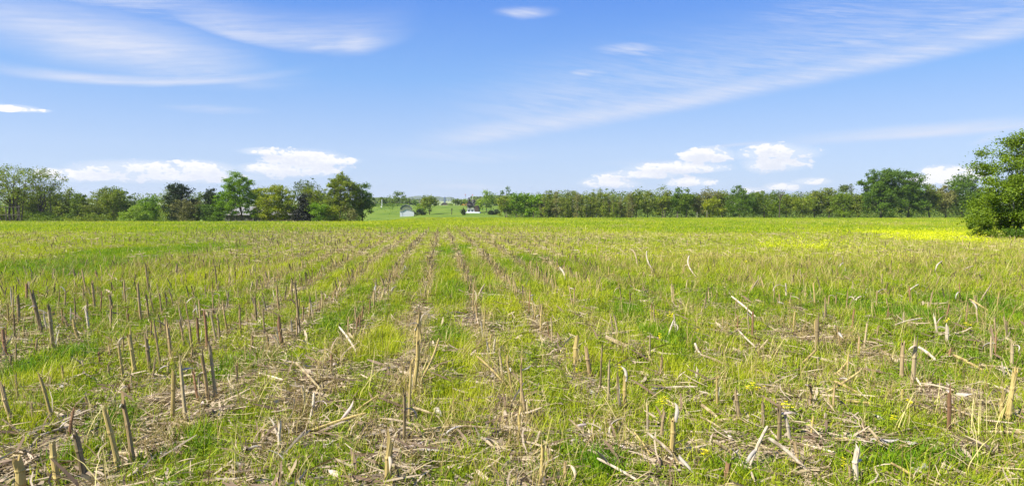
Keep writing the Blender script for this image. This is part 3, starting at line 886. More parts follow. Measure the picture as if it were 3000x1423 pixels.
for (x0, y0, x1, y1, w, ck, l0, l1) in FALL:
    a, b = G(x0, y0), G(x1, y1)
    if l0: a = at_depth(x0, y0, b.y + (a.y - b.y) * .25); a.z = max(a.z, Hf(a.x, a.y) + .03)
    if l1: b = at_depth(x1, y1, a.y + (b.y - a.y) * .25); b.z = max(b.z, Hf(b.x, b.y) + .03)
    dist = (a.y + b.y) / 2 * 1.06; rad = w / FPX * dist / 2
    a = a + Vector((0, 0, rad + .03)); b = b + Vector((0, 0, rad + .03))
    v = b - a; sd = v.cross(Vector((0, 0, 1))).normalized()
    mb = MB(); pts = []; rr = []
    bw = SR.normal(0, .035) * v.length; bz = abs(SR.normal(0, .02)) * v.length
    for i, t in enumerate((0, .12, .3, .45, .48, .62, .8, .93, 1)):
        pts.append(a + v * t + sd * (bw * math.sin(math.pi * t)) + Vector((0, 0, bz * math.sin(math.pi * t))) - (a + b) / 2)
        rr.append(rad * ((.75, 1, .95, .96, 1.12, .93, .9, .85, .45)[i]))
    mb.tube(pts, rr, 7)
    o = mb.obj('fallen_stalk', M[STM[ck]]); o.location = (a + b) / 2
    if SR.random() < .3:
        c = link('leaf_sheath', SHEATH[int(SR.integers(12))], o); c.location = pts[int(SR.integers(2, 6))]; c.rotation_euler = (SR.uniform(-.4, .4), SR.uniform(-.2, .3), SR.uniform(0, 6.28))
    FS.append(dict(o=o, x=o.location.x, y=o.location.y, L=v.length, ck=ck, up=max(l0, l1) > .07))

HUSK = [  # centre px, picture angle (deg, anticlockwise), length px, width px, colour
 (533,1305,-30,36,12,'husk'),(459,1360,-75,46,16,'husk_white'),(481,1350,-15,32,14,'husk_grey'),(225,1228,-35,56,13,'husk_white'),(426,1298,40,36,12,'husk'),(713,1339,-50,20,14,'husk_white'),
 (703,1384,-20,28,12,'husk_white'),(197,1121,-50,26,10,'husk_white'),(177,1151,-20,22,10,'husk_grey'),(647,1097,5,62,9,'husk'),(298,1405,60,42,11,'husk_pink'),(415,1401,-10,62,11,'husk'),
 (595,1187,-60,42,16,'husk_pink'),(350,1152,60,34,9,'husk_white'),(665,1021,-25,36,8,'husk_white'),(868,1228,-65,72,10,'husk'),(817,1290,-88,88,10,'husk_white'),(862,1284,70,62,10,'husk'),
 (971,1325,0,42,11,'husk_white'),(1106,1255,-55,62,12,'husk_grey'),(1276,1221,-40,42,16,'husk_white'),(1214,1332,0,62,16,'husk_pink'),(1269,1341,-5,82,10,'husk_grey'),(985,1405,-10,38,22,'husk_pink'),
 (1304,1297,-5,32,9,'husk_pink'),(880,1342,60,34,12,'husk_white'),(999,1176,-30,38,9,'husk'),(978,1083,-40,32,14,'husk_pink'),(1252,1370,-30,52,9,'husk'),(1742,1166,-50,32,20,'husk_white'),
 (1739,1215,-60,48,12,'husk'),(1728,1325,-55,38,16,'husk_grey'),(1995,1239,-35,30,8,'husk_white'),(2137,1180,60,78,10,'husk_white'),(2087,1050,-75,26,7,'husk_white'),(2144,1291,-30,52,13,'husk_pink'),
 (2142,1346,80,56,12,'husk_pink'),(1995,1183,-10,48,9,'husk'),(1637,1318,-60,52,9,'husk'),(1683,1305,35,64,14,'husk_pink'),(1649,1391,40,22,13,'husk_white'),(1535,1142,-30,18,11,'husk_white'),
 (2516,1301,-5,62,10,'husk_white'),(2508,1360,-88,70,13,'husk_white'),(2676,1322,-20,46,20,'husk_grey'),(2728,1197,50,86,14,'husk'),(2582,1007,-45,38,8,'husk_white'),(2897,1315,60,22,14,'husk_pink'),
 (2987,1301,50,38,14,'husk'),(2824,1176,-30,42,14,'husk_grey'),(2956,1367,-15,52,12,'husk'),(2714,1398,0,52,18,'husk_grey'),(2686,1401,-40,38,10,'husk_white'),(2584,1320,-25,66,15,'husk_grey'),(2579,1239,-20,38,14,'husk_white'),
 (2457,794,-85,32,5,'husk_white'),(2432,770,60,24,4,'husk_white'),(2420,782,60,30,4,'husk_white'),(2443,765,-30,20,4,'husk_white'),(2470,772,-60,24,4,'husk_white'),(2490,899,-70,42,6,'husk'),(2500,890,-85,34,6,'husk_pink'),
 (2804,964,-72,56,6,'husk'),(2536,869,-85,30,4,'husk_white'),(2563,895,-65,28,5,'husk_pink'),(2668,778,-85,20,5,'husk_white'),(2690,770,70,26,4,'husk'),(2580,772,65,26,4,'husk'),(2478,800,-70,22,5,'husk_white'),
 (1150,862,70,34,8,'husk_white'),(1158,858,-60,26,7,'husk_white'),(1176,813,-60,34,5,'husk_white'),(1184,806,-65,36,4,'husk_white'),(1192,800,-60,32,4,'husk_white'),(1111,915,-60,30,8,'husk_pink'),(1095,941,60,30,9,'husk_white'),
 (925,905,50,30,5,'husk_white'),(1070,970,-65,40,7,'husk_white'),(1213,778,20,22,6,'husk_white'),(1411,870,65,50,6,'husk'),(1400,890,70,60,5,'husk'),(1470,820,-50,20,5,'husk_pink'),(1590,925,50,26,7,'husk_white'),
 (1655,930,60,28,5,'husk_white'),(1720,980,-40,36,8,'husk'),(1882,958,75,28,5,'husk_white'),(1944,987,55,26,9,'husk_grey'),(2040,1035,-70,30,6,'husk_white'),(1890,1010,70,24,7,'husk'),(1935,805,-45,20,5,'husk_white'),(1915,770,-40,22,5,'husk_white'),
 (2250,930,-35,40,7,'husk_white'),(2100,905,60,30,5,'husk'),(640,1010,-15,40,6,'husk'),(450,1190,-25,40,8,'husk'),(285,1330,-35,30,10,'husk_white'),(1030,1390,-40,40,12,'husk_white'),(1560,1330,30,40,10,'husk'),(1830,1330,-15,50,10,'husk_pink'),
 (2230,1230,-40,30,8,'husk_pink'),(2420,1240,25,40,8,'husk'),(2750,1330,-25,46,9,'husk'),(100,1395,20,50,12,'husk_white'),(560,1400,-60,30,10,'husk_white'),(750,1240,-35,30,8,'husk'),
]
HS = []
HN = {'husk': 'tan', 'husk_white': 'whitish', 'husk_pink': 'pinkish', 'husk_grey': 'grey'}
for (cx, cy, an, L, w, mk) in HUSK:
    c = G(cx, cy); sc = c.y * 1.06 / FPX
    ca, sa = math.cos(R(an)), math.sin(R(an))
    up = abs(sa) > .8
    length = max(L * sc, .06)
    me = leaf_mesh(SR, M[mk], length * (1.0 if up else 1.15), max(w * sc, .016), SR.uniform(.3, 1.3), SR.uniform(.2, .8), 0.0)
    o = link('maize_husk', me)
    if up:      # propped up, pointing along the picture angle
        v = Vector((ca, SR.normal(0, .25), abs(sa) * .95)).normalized()
        o.rotation_euler = (Vector((1, 0, 0)).rotation_difference(v).to_matrix() @ Euler((SR.normal(1.2, .5), 0, 0)).to_matrix()).to_euler()
        o.location = (c.x - ca * length / 2, c.y - .03, c.z - .01 - .3 * length * 0)
    else:       # lying on the litter
        gnd = Vector((ca, sa * 3.0, 0)).normalized()
        o.rotation_euler = (SR.normal(0, .35), -SR.uniform(.02, .22), math.atan2(gnd.y, gnd.x))
        o.location = (c.x - gnd.x * length / 2, c.y - gnd.y * length / 2, c.z + .055)
    HS.append(dict(o=o, x=c.x, y=c.y, mk=mk, up=up, L=length))

FLOW = [(2185,1137),(2211,1151),(1812,1081),(1953,1183),(2387,1247),(2613,1227),(2665,1180),(2454,1346),(2302,1197),(1940,745),(2181,764),(2328,792),(1927,987),(1909,931),(2081,969),(2042,967),
        (2701,866),(2837,962),(2303,895),(1698,1092),(2060,1325),(2355,727),(2410,722),(2515,730),(2595,736),(1640,783),(2310,860),(2770,945),(1960,925),(2160,758),(2188,772)]
FL = []
PET = []
for i in range(5):
    mb = MB()
    mb.tube([(0, 0, -.02), (.01, .004, .08), (.012, .01, .15)], [.0025, .002, .0015], 4)
    stem_n = len(mb.f)
    for k in range(9):
        h0 = Vector((SR.normal(0, .022), SR.normal(0, .022), .155 + SR.normal(0, .02)))
        for q in range(4):
            a = q * 1.571 + SR.uniform(0, .6); d1 = Vector((math.cos(a), math.sin(a), .35)); s1 = Vector((-math.sin(a), math.cos(a), 0))
            mb.add([h0, h0 + d1 * .011 + s1 * .008, h0 + d1 * .02, h0 + d1 * .011 - s1 * .008], [(0, 1, 2, 3)])
    PET.append(mesh_np('yellow_flower', mb.v, mb.f, [M['petal'], M['g_weed']], midx=[1] * stem_n + [0] * (len(mb.f) - stem_n)))
for i, (fx, fy) in enumerate(FLOW):
    c = G(fx, fy + 420.0 / max(G(fx, fy).y, 1) * .45)
    o = link('mustard_plant', PET[i % 5]); o.location = c; s = SR.uniform(.55, .9) * (1.0 if c.y < 9 else 1.35); o.scale = (s, s, s)
    o.rotation_euler = (SR.normal(0, .15), SR.normal(0, .15), SR.uniform(0, 6.28)); FL.append(dict(o=o, x=c.x, y=c.y))


def band_labels(items, say, cat, group, noun, edges=(5.0, 6.2, 8.0, 11.0, 999)):
    nm = ['in the nearest strip', 'in the second strip out', 'in the third strip out', 'in the fourth strip out', 'in the far strip']
    for b, e in enumerate(edges):
        L = sorted([s for s in items if (edges[b - 1] if b else 0) <= s['y'] < e], key=lambda s: scr(s['x'], s['y']))
        for i, s in enumerate(L):
            tag(s['o'], '%s, %s from left %s' % (say(s), ordinal(i), nm[b]), cat, group)


band_labels(FS, lambda s: '%s %s corn stalk' % (SCOL[s['ck']].split()[0], 'propped' if s['up'] else 'long fallen' if s['L'] > .45 else 'fallen'), 'corn stalk', 'broken corn stalks lying on the field', 'stalks')
band_labels(HS, lambda s: '%s maize leaf %s' % (HN[s['mk']], 'sticking up' if s['up'] else 'lying flat'), 'husk', 'dry maize leaves scattered on the field', 'leaves')
band_labels(FL, lambda s: 'small yellow flowering mustard', 'flower', 'single yellow mustard plants', 'flowers')

# ------------------------------------------------------------------ trees
def dirs(rng, n, up=.0):
    v = rng.normal(size=(n, 3)); v /= np.linalg.norm(v, axis=1, keepdims=True) + 1e-9
    v[:, 2] += up; v /= np.linalg.norm(v, axis=1, keepdims=True) + 1e-9
    return v


def cards(rng, C, size, aspect=.62, flat=.0):
    """one small folded leaf face per centre"""
    n = len(C)
    a = dirs(rng, n); b = dirs(rng, n)
    if flat: a[:, 2] *= (1 - flat); a /= np.linalg.norm(a, axis=1, keepdims=True)
    b -= a * (a * b).sum(1, keepdims=True); b /= np.linalg.norm(b, axis=1, keepdims=True) + 1e-9
    s = (size * rng.uniform(.55, 1.35, n))[:, None]
    V = np.stack([C - a * s * .5, C + b * s * .5 * aspect, C + a * s * .5, C - b * s * .5 * aspect], 1).reshape(-1, 3)
    F = np.arange(4 * n).reshape(n, 4)
    return V, F


def crown_points(rng, lobes, n_clump, leaves, spread, hollow=.5, bumps=.28, squash=.75):
    """leaf centres gathered in clumps through a set of ellipsoids (cx,cy,cz,rx,ry,rz)"""
    vol = np.array([l[3] * l[4] * l[5] for l in lobes]) ** .67
    pk = rng.choice(len(lobes), n_clump, p=vol / vol.sum())
    L = np.array(lobes)[pk]
    d = dirs(rng, n_clump, .12)
    r = hollow + (1 - hollow) * rng.random(n_clump) ** .6
    ph = rng.uniform(0, 6.28, 3)
    ru = 1 + bumps * (np.sin(3.1 * d[:, 0] * 2 + ph[0]) * np.sin(2.7 * d[:, 2] * 2 + ph[1]) + .6 * np.sin(5.3 * d[:, 1] + 4.1 * d[:, 2] + ph[2])) - bumps * .3
    cen = L[:, :3] + d * L[:, 3:] * (r * np.clip(ru, .6, 1.22))[:, None]
    sp = spread * rng.uniform(.55, 1.35, n_clump)
    per = max(int(leaves / n_clump), 4)
    cc = np.repeat(cen, per, 0); ss = np.repeat(sp, per)[:, None]
    off = rng.normal(size=cc.shape) * ss * np.array([1, 1, squash]) * .55
    return cc + off, cen


def limbs(mb, rng, base, top, r0, cen, n_l, twigs=0, start=.3, sides=5, fork=0.0):
    """a tapering trunk with limbs reaching into the crown"""
    base = Vector(base); top = Vector(top)
    ax = top - base; P = []; Rr = []
    k1, k2 = rng.normal(0, .03, 2) * ax.length
    for i in range(7):
        t = i / 6
        P.append(base + ax * t + Vector((k1 * math.sin(3.1 * t), k2 * math.sin(2.6 * t), 0)))
        Rr.append(r0 * (1.25 if i == 0 else 1 - .8 * t))
    P[0].z -= .15
    mb.tube(P, Rr, sides + 2)
    if len(cen) == 0: return
    ids = rng.choice(len(cen), min(n_l, len(cen)), replace=False)
    for i in ids:
        c = Vector(cen[i]); t = float(np.clip(start + (1 - start) * rng.random() * .9, start, .97))
        hz = (c.z - base.z) / max(ax.z, .1)
        t = min(t, max(start, hz - .12))
        k = int(t * 6); a = P[k].lerp(P[min(k + 1, 6)], t * 6 - k)
        mid = a.lerp(c, .5) + Vector((rng.normal(0, .05), rng.normal(0, .05), rng.uniform(.02, .14))) * (c - a).length
        rb = r0 * (1 - .75 * t) * .5
        mb.tube([a, a.lerp(mid, .6), mid, c], [rb, rb * .75, rb * .55, rb * .2], sides, cap=False)
        for q in range(twigs):
            e = mid.lerp(c, rng.random()); L = (c - a).length * rng.uniform(.15, .4)
            dd = Vector(dirs(rng, 1, .4)[0])
            f = e + dd * L
            mb.tube([e, e.lerp(f, .5) + Vector(rng.normal(0, .06, 3)) * L, f], [rb * .3, rb * .22, rb * .08], 3, cap=False)


NTREE = [0]


def tree(name, label, x0, x1, top, d, leaf, kind='round', cat='tree', cb=.12, dens=1.0, size=None, lobes=None, bark='bark', trunk=1.0, group=None, clump=1.0,
         twig=0, nl=8, base=None, stems=(), z_off=0.0, depth=.85, px_trunk=None, hollow=.45, spread=None, aspect=.62, crown='crown', bumps=.28):
    """x0,x1: crown edges and top: crown top in the photo's pixels at distance d; the trunk stands on the ground there"""
    NTREE[0] += 1
    rng = np.random.default_rng(100 + NTREE[0])
    pc = (x0 + x1) / 2 if px_trunk is None else px_trunk
    X0 = at_depth(pc, 640, d).x; z0 = (Hf(X0, d) if base is None else base) + z_off
    zt = at_depth(pc, top, d).z; h = max(zt - z0, .5); w = (x1 - x0) / FPX * d
    ox = ((x0 + x1) / 2 - pc) / FPX * d
    px = d / FPX * 3000 / 1024          # one output pixel at this distance, in metres
    sz = size or max(.16, px * 1.3)
    cx = lambda f: ox + f * w / 2
    if lobes is None:
        c0 = cb * h
        if kind == 'round':
            hh = h - c0
            lobes = [(cx(0), 0, c0 + hh * .5, w * .42, w * .42 * depth, hh * .46)]
            for k in range(5):
                a = rng.uniform(0, 6.28); q = rng.uniform(.26, .5)
                lobes.append((cx(0) + math.cos(a) * w * .27, math.sin(a) * w * .27, c0 + hh * rng.uniform(.28, .76), w * q * .55, w * q * .55, hh * q * .6))
            lobes.append((cx(rng.uniform(-.25, .25)), 0, c0 + hh * .78, w * .26, w * .26, hh * .21))
        elif kind == 'bush':
            hh = h
            lobes = [(cx(0), 0, hh * .42, w * .44, w * .4 * depth, hh * .46)]
            for k in range(4):
                a = rng.uniform(-1, 1)
                lobes.append((cx(a * .55), rng.normal(0, .15) * w, hh * rng.uniform(.3, .72), w * .24, w * .24, hh * .27))
            lobes.append((cx(rng.uniform(-.3, .3)), 0, hh * .78, w * .2, w * .2, hh * .2))
        elif kind == 'cone':
            lobes = [(cx(0), 0, c0 + (h - c0) * t, w * .5 * (1 - t) ** .8 + .12, w * .5 * (1 - t) ** .8 + .12, (h - c0) * .11) for t in np.linspace(.06, .94, 9)]
        elif kind == 'column':
            lobes = [(cx(rng.uniform(-.3, .3)), rng.normal(0, .1) * w, c0 + (h - c0) * t, w * .44 * (1 - .55 * t), w * .44 * (1 - .5 * t), (h - c0) * .17) for t in np.linspace(.1, .85, 6)]
    else:       # lobes given as (x fraction of half width, z fraction, rx fraction of half width, rz fraction of height)
        lobes = [(cx(l[0]), rng.normal(0, .12) * w * .5, l[1] * h, l[2] * w / 2, l[2] * w / 2 * depth, l[3] * h) for l in lobes]
    area = sum(l[3] * l[5] * 3.14 for l in lobes) ** 1.0
    area = min(area, w * h * 1.2)
    nc = int(np.clip(area / (1.1 * max(sz * 2.6, .5) ** 2) * 1.6 * clump, 14, 700))
    nl_ = int(np.clip(area / (sz * sz * .31) * (3.7 if dens > .6 else 2.7) * dens, 120, 80000))
    C_, cen = crown_points(rng, lobes, nc, nl_, spread or max(sz * 1.9, .06 * min(w, h)), hollow, bumps)
    zq = np.percentile(C_[:, 2], 99.2); xa, xb = np.percentile(C_[:, 0], [1.5, 98.5])
    kx = w / max(xb - xa, .1)
    for arr in (C_, cen):       # the crown fills the width and height measured for it
        arr[:, 2] *= h / zq; arr[:, 0] = (arr[:, 0] - (xa + xb) / 2) * kx + ox; arr[:, 1] *= kx
    C_ = C_[C_[:, 2] > .03 * h]
    root = bpy.data.objects.new(name, None); COL.objects.link(root); root.location = (X0, d, z0); root.empty_display_size = .2
    tag(root, label, cat, group)
    V, F = cards(rng, C_, sz, aspect)
    link(crown, mesh_np(crown, V, F, M[leaf]), root)
    mb = MB(); r0 = trunk * max(.016 * h + .03, px * .28)
    topz = max(l[2] + l[5] * .2 for l in lobes)
    lo = [c for c in cen if c[2] > .25 * h] or list(cen)
    limbs(mb, rng, (0, 0, 0), (cx(0) * .6, 0, topz), r0, np.array(lo), nl, twig, start=max(.18, cb * .8))
    for (ax_, bx_, by_, wp) in stems:      # extra stems: foot px, head px, head py, width px
        a0 = Vector(((ax_ - pc) / FPX * d, -.12, -.15)); e0 = at_depth(bx_, by_, d); e1 = Vector((e0.x - X0, rng.normal(0, .3), e0.z - z0))
        rr = wp / FPX * d / 2; kk = Vector((rng.normal(0, .05), 0, 0)) * (e1 - a0).length
        mb.tube([a0, a0.lerp(e1, .3) + kk, a0.lerp(e1, .65) - kk * .6, e1], [rr * 1.15, rr, rr * .75, rr * .4], 7)
    mb.obj('trunk', M[bark], root)
    return root


W_ = 'trees along the left edge of the field'
E_ = 'trees along the right edge of the field'
F_ = 'trees on the far lawn'
# ---- left edge of the field
tree('open_tree', 'tall thin crowned tree with a forked dark trunk at the left margin', -75, 172, 489, 146, 'olive', cb=.30, dens=.55, twig=6, nl=30, bark='bark_dark', px_trunk=40, trunk=1.0, group=W_, hollow=.55, spread=.7, clump=.8, stems=[(38, 14, 545, 6.5), (41, 60, 556, 6), (14, -22, 520, 3.5), (60, 78, 520, 3)],
     lobes=[(-.55, .72, .5, .26), (.1, .66, .55, .26), (.62, .72, .36, .2), (-.2, .9, .34, .09), (.45, .86, .3, .09), (.75, .55, .3, .14), (-.7, .5, .4, .16)])
tree('open_tree', 'half bare tree with a V shaped trunk right of the tall forked one', 84, 170, 527, 147, 'mix', cb=.25, dens=.36, twig=7, nl=24, bark='bark_dark', px_trunk=121, trunk=.9, group=W_, hollow=.5, spread=.6, stems=[(120, 108, 560, 5), (123, 136, 566, 5), (136, 158, 535, 3)],
     lobes=[(-.5, .72, .42, .2), (.5, .78, .45, .16), (.1, .62, .6, .22), (.75, .62, .3, .16)])
tree('broadleaf_tree', 'low yellow green tree seen behind the two open trees', 28, 98, 546, 154, 'olive', cb=.05, group=W_)
tree('broadleaf_tree', 'mid green round tree behind the half bare V shaped tree', 90, 150, 562, 160, 'olive', cb=.05, group=W_)
tree('hedge_bush', 'low dark green hedge bush under the open trees', 88, 205, 622, 143, 'green', 'bush', 'bush', dens=1.2, group=W_, nl=4)
tree('hedge_bush', 'long low green bush at the foot of the left tree row', 190, 312, 627, 143, 'olive', 'bush', 'bush', dens=1.2, group=W_, nl=4)
tree('hedge_bush', 'small yellowish bush by the fence at the far left', -12, 30, 606, 150, 'yellow', 'bush', 'bush', group=W_, nl=4)
tree('broadleaf_tree', 'olive tree left of the spiky topped one in the left row', 142, 206, 566, 156, 'olive', cb=.03, group=W_, nl=5)
tree('broadleaf_tree', 'spiky topped thin tree in the left row', 188, 222, 552, 158, 'mix', 'column', cb=.05, dens=.8, group=W_, twig=3)
tree('broadleaf_tree', 'dull green tree right of the spiky topped one', 208, 262, 568, 155, 'green', cb=.03, group=W_, nl=5)
tree('broadleaf_tree', 'yellow olive tree with a grey stem in the left row', 254, 318, 559, 155, 'mix', cb=.04, group=W_, bark='bark_dark')
tree('broadleaf_tree', 'broad olive green tree before the domed dark one', 300, 362, 560, 153, 'olive', cb=.04, group=W_)
tree('broadleaf_tree', 'dark domed green tree topping the left row', 312, 378, 551, 159, 'green', cb=.05, group=W_)
tree('broadleaf_tree', 'distant grey green tree right of the domed dark one', 362, 412, 576, 170, 'blue', cb=.05, group=W_, nl=4)
tree('willow_bush', 'bright yellow green willowy bush at the field edge', 346, 436, 604, 144, 'lime', 'bush', 'bush', dens=1.2, group=W_, lobes=[(-.5, .4, .5, .36), (.2, .5, .6, .46), (.6, .38, .4, .34), (.1, .8, .25, .18)])
tree('broadleaf_tree', 'bright green rounded tree left of the black evergreen', 402, 470, 577, 150, 'bright', cb=.02, group=W_, dens=1.1)
tree('broadleaf_tree', 'leafy pale green tree showing left of the black evergreen', 470, 528, 545, 156, 'olive', cb=.1, dens=.55, group=W_, twig=3)
tree('evergreen_tree', 'round blackish evergreen standing high in the left row', 486, 574, 541, 150, 'dark', cb=.10, dens=1.4, group=W_, lobes=[(.1, .62, .72, .34), (-.25, .5, .6, .3), (.45, .5, .5, .3), (.1, .84, .45, .14), (-.3, .3, .5, .2), (.2, .2, .6, .2)])
tree('twiggy_bush', 'brown twiggy bush in front of the blackish evergreen', 508, 580, 586, 144, 'brown', 'bush', 'bush', dens=.8, group=W_, twig=5, nl=16)
tree('broadleaf_tree', 'mid green tree between evergreen and tall bright tree', 562, 632, 571, 154, 'green', cb=.02, group=W_)
tree('evergreen_bush', 'dark green spreading bush left of the grey barn', 584, 664, 592, 146, 'deep', 'bush', 'bush', dens=1.4, group=W_)
tree('broadleaf_tree', 'dark olive domed tree just left of the tall bright tree', 602, 654, 555, 155, 'dark', cb=.1, group=W_, dens=1.2)
tree('tall_tree', 'tallest bright green tree with two tier crown before the barn', 636, 748, 509, 145, 'bright', cb=.28, dens=1.2, px_trunk=712, group=W_, bark='bark_dark', nl=16, twig=2, clump=.9,
     lobes=[(.02, .84, .50, .14), (-.18, .76, .38, .1), (.32, .78, .4, .13), (0, .56, .85, .16), (-.5, .46, .5, .14), (.5, .5, .5, .15), (.05, .4, .75, .1), (-.55, .3, .42, .1), (-.7, .2, .3, .08), (-.2, .24, .3, .05), (.6, .26, .34, .08), (.1, .68, .5, .1)])
tree('broadleaf_tree', 'grey green tree peeping between tall and yellow trees', 728, 790, 556, 162, 'blue', cb=.1, group=W_, dens=.7)
tree('yellow_tree', 'round yellow green tree with pale stems hiding the barn end', 752, 868, 546, 146, 'yellow', cb=.16, dens=1.3, group=W_, bark='bark_pale', nl=12, px_trunk=822,
     lobes=[(-.1, .62, .62, .3), (.35, .6, .55, .3), (-.5, .45, .45, .24), (.05, .86, .34, .12), (.1, .36, .75, .18), (-.55, .26, .4, .12), (.6, .34, .36, .16)])
tree('open_tree', 'airy sparse leaved tree showing sky above the black spruce', 852, 966, 529, 158, 'blue', cb=.35, dens=.36, twig=5, nl=22, group=W_, hollow=.5, spread=.6, bark='bark')
tree('broadleaf_tree', 'olive green tree standing behind the black spruce', 884, 950, 553, 153, 'olive', cb=.05, group=W_)
tree('spruce_tree', 'black conical spruce reaching down to the ground', 858, 928, 572, 144, 'spruce', 'cone', cb=.02, dens=2.0, group=W_, nl=4, bark='bark_dark', hollow=.35)
tree('round_bush', 'vivid green bush right of the black spruce', 908, 962, 596, 143, 'bright', 'bush', 'bush', dens=1.4, group=W_)
tree('round_bush', 'yellow green bush under the big olive tree', 948, 1000, 604, 144, 'yellow', 'bush', 'bush', dens=1.1, group=W_)
tree('big_tree', 'big olive crowned tree with forked trunk near the row end', 952, 1054, 514, 148, 'olive', cb=.22, dens=1.2, px_trunk=996, group=W_, nl=18, twig=2, bark='bark',
     lobes=[(0, .66, .72, .26), (-.4, .6, .5, .22), (.4, .66, .5, .22), (.1, .88, .4, .11), (-.3, .8, .35, .12), (.55, .5, .4, .2), (-.5, .4, .45, .14), (.1, .42, .6, .14)])
tree('broadleaf_tree', 'dense green tree at the right end of the left row', 1032, 1094, 540, 150, 'deep', cb=.14, dens=1.1, px_trunk=1062, group=W_, nl=12, bark='bark_dark',
     lobes=[(0, .6, .7, .28), (-.3, .78, .5, .16), (.35, .72, .42, .2), (.5, .46, .5, .2), (-.3, .4, .6, .2), (.2, .28, .6, .14), (.1, .88, .3, .1)])
tree('twiggy_bush', 'greyish thin bush between the two last trees', 1000, 1048, 604, 146, 'brown', 'bush', 'bush', dens=.5, group=W_, twig=4, nl=12)

# ---- the far lawn
tree('small_tree', 'small round tree beside the white pole on the lawn crest', 1107, 1135, 577, 330, 'green', cb=.12, group=F_, px_trunk=1118)
tree('lawn_tree', 'spreading green tree on the crest above the white shed', 1137, 1194, 562, 345, 'green', cb=.1, dens=.8, group=F_, px_trunk=1165, lobes=[(-.3, .45, .6, .3), (.2, .65, .55, .28), (.35, .4, .6, .26), (.1, .88, .3, .1), (-.6, .3, .35, .2)])
tree('small_tree', 'little grey green tree right of the spreading crest tree', 1190, 1207, 584, 350, 'blue', cb=.1, group=F_)
tree('dark_tree', 'dark rounded tree on the crest right above the shed roof', 1205, 1228, 586, 380, 'deep', cb=.05, group=F_)
tree('garden_bush', 'pale yellow green bush behind the right of the white shed', 1217, 1247, 597, 262, 'lime', 'bush', 'bush', group=F_, dens=1.2)
tree('dark_bush', 'bush coloured dark as shade against the right wall of the white shed', 1213, 1247, 613, 249, 'dark', 'bush', 'bush', group=F_, dens=1.4)  # near-black leaves paint in the shadow beside the shed
tree('lawn_tree', 'lone round olive tree with straight trunk right of the shed', 1237, 1284, 573, 247, 'olive', cb=.16, dens=.95, group=F_, px_trunk=1258, nl=14, bark='bark_dark')
tree('far_tree', 'small buff tree behind the lone olive tree', 1226, 1252, 586, 420, 'buff', cb=.05, group=F_)
tree('far_bush', 'yellow green mound bush right of the blue silo', 1312, 1330, 595, 420, 'lime', 'bush', 'bush', group=F_, dens=1.3)
tree('far_tree', 'rounded green tree right of the yellow green mound', 1322, 1345, 582, 430, 'green', cb=.02, group=F_)
tree('far_tree', 'rounded green tree touching the twin poles', 1338, 1360, 584, 430, 'green', cb=.02, group=F_)
tree('far_tree', 'pale yellow tree left of the dark spires', 1354, 1380, 582, 440, 'lime', cb=.05, group=F_)
tree('orange_bush', 'orange flushed bush below the pale yellow tree', 1353, 1377, 597, 400, 'orange', 'bush', 'bush', group=F_, dens=.9)
tree('dark_conifer', 'tall purple dark conifer behind the little house', 1368, 1384, 580, 300, 'purple', 'cone', cb=.02, dens=1.6, group=F_, hollow=.35)
tree('dark_conifer', 'shorter purple dark conifer behind the little house', 1382, 1398, 584, 300, 'purple', 'cone', cb=.02, dens=1.6, group=F_, hollow=.35)
tree('dark_bush', 'round dark bush left of the little house', 1350, 1365, 611, 238, 'dark', 'bush', 'bush', group=F_, dens=1.5)
tree('lawn_tree', 'light yellow green tree right of the little house', 1396, 1454, 560, 262, 'lime', cb=.08, dens=.9, group=F_, nl=12, lobes=[(0, .4, .75, .3), (.15, .66, .5, .22), (-.5, .3, .5, .22), (.55, .42, .42, .24), (.1, .86, .28, .12), (.4, .7, .3, .14)])
tree('dark_bush', 'low blackish bush under the light yellow green tree', 1427, 1447, 615, 240, 'dark', 'bush', 'bush', group=F_, dens=1.5)
tree('dark_bush', 'low blackish bush by the start of the right tree row', 1443, 1464, 613, 240, 'dark', 'bush', 'bush', group=F_, dens=1.5)
tree('far_tree', 'grey green tree behind the light yellow green tree', 1432, 1466, 578, 330, 'blue', cb=.05, group=F_)

# ---- right edge of the field
D = 196
tree('pine_tree', 'ragged pine top rising at the start of the right tree row', 1466, 1504, 549, 210, 'deep', 'cone', cb=.15, dens=.8, group=E_, nl=14, lobes=[(-.1, .9, .3, .04), (.2, .84, .5, .04), (-.4, .76, .5, .05), (.4, .72, .6, .05), (0, .62, .7, .07), (-.2, .48, .9, .1), (.2, .3, .9, .14)])
tree('broadleaf_tree', 'olive tree below the ragged pine top', 1456, 1506, 574, D, 'olive', cb=.02, group=E_)
tree('broadleaf_tree', 'dense leaf green tree, left half of the twin crowned pair', 1490, 1540, 567, D, 'bright', cb=.02, group=E_, dens=1.15)
tree('broadleaf_tree', 'dense leaf green tree, right half of the twin crowned pair', 1532, 1592, 569, D, 'bright', cb=.02, group=E_, dens=1.15)
rs = np.random.default_rng(5)
bx = 1590
k = 0
while bx < 1852:
    wd = rs.uniform(15, 27); tp = rs.uniform(561, 581) - (6 if 1660 < bx < 1740 else 0)
    if k == 2: tp = 559
    if abs(bx - 1766) < 9: tp = 554
    lk = ['mix', 'mix', 'brown', 'olive', 'mix', 'buff'][int(rs.integers(6))]
    tree('slender_tree', 'slender half bare tree, %s from left in the thin belt' % ordinal(k), bx - wd / 2, bx + wd / 2, tp, D + rs.uniform(-4, 8), lk, 'column', cb=.05, dens=.75, group='slender half bare trees of the right belt',
         twig=4, nl=12, bark='bark_pale' if k in (2, 9, 15) else 'bark', trunk=.75, size=.26)
    bx += rs.uniform(8, 13); k += 1
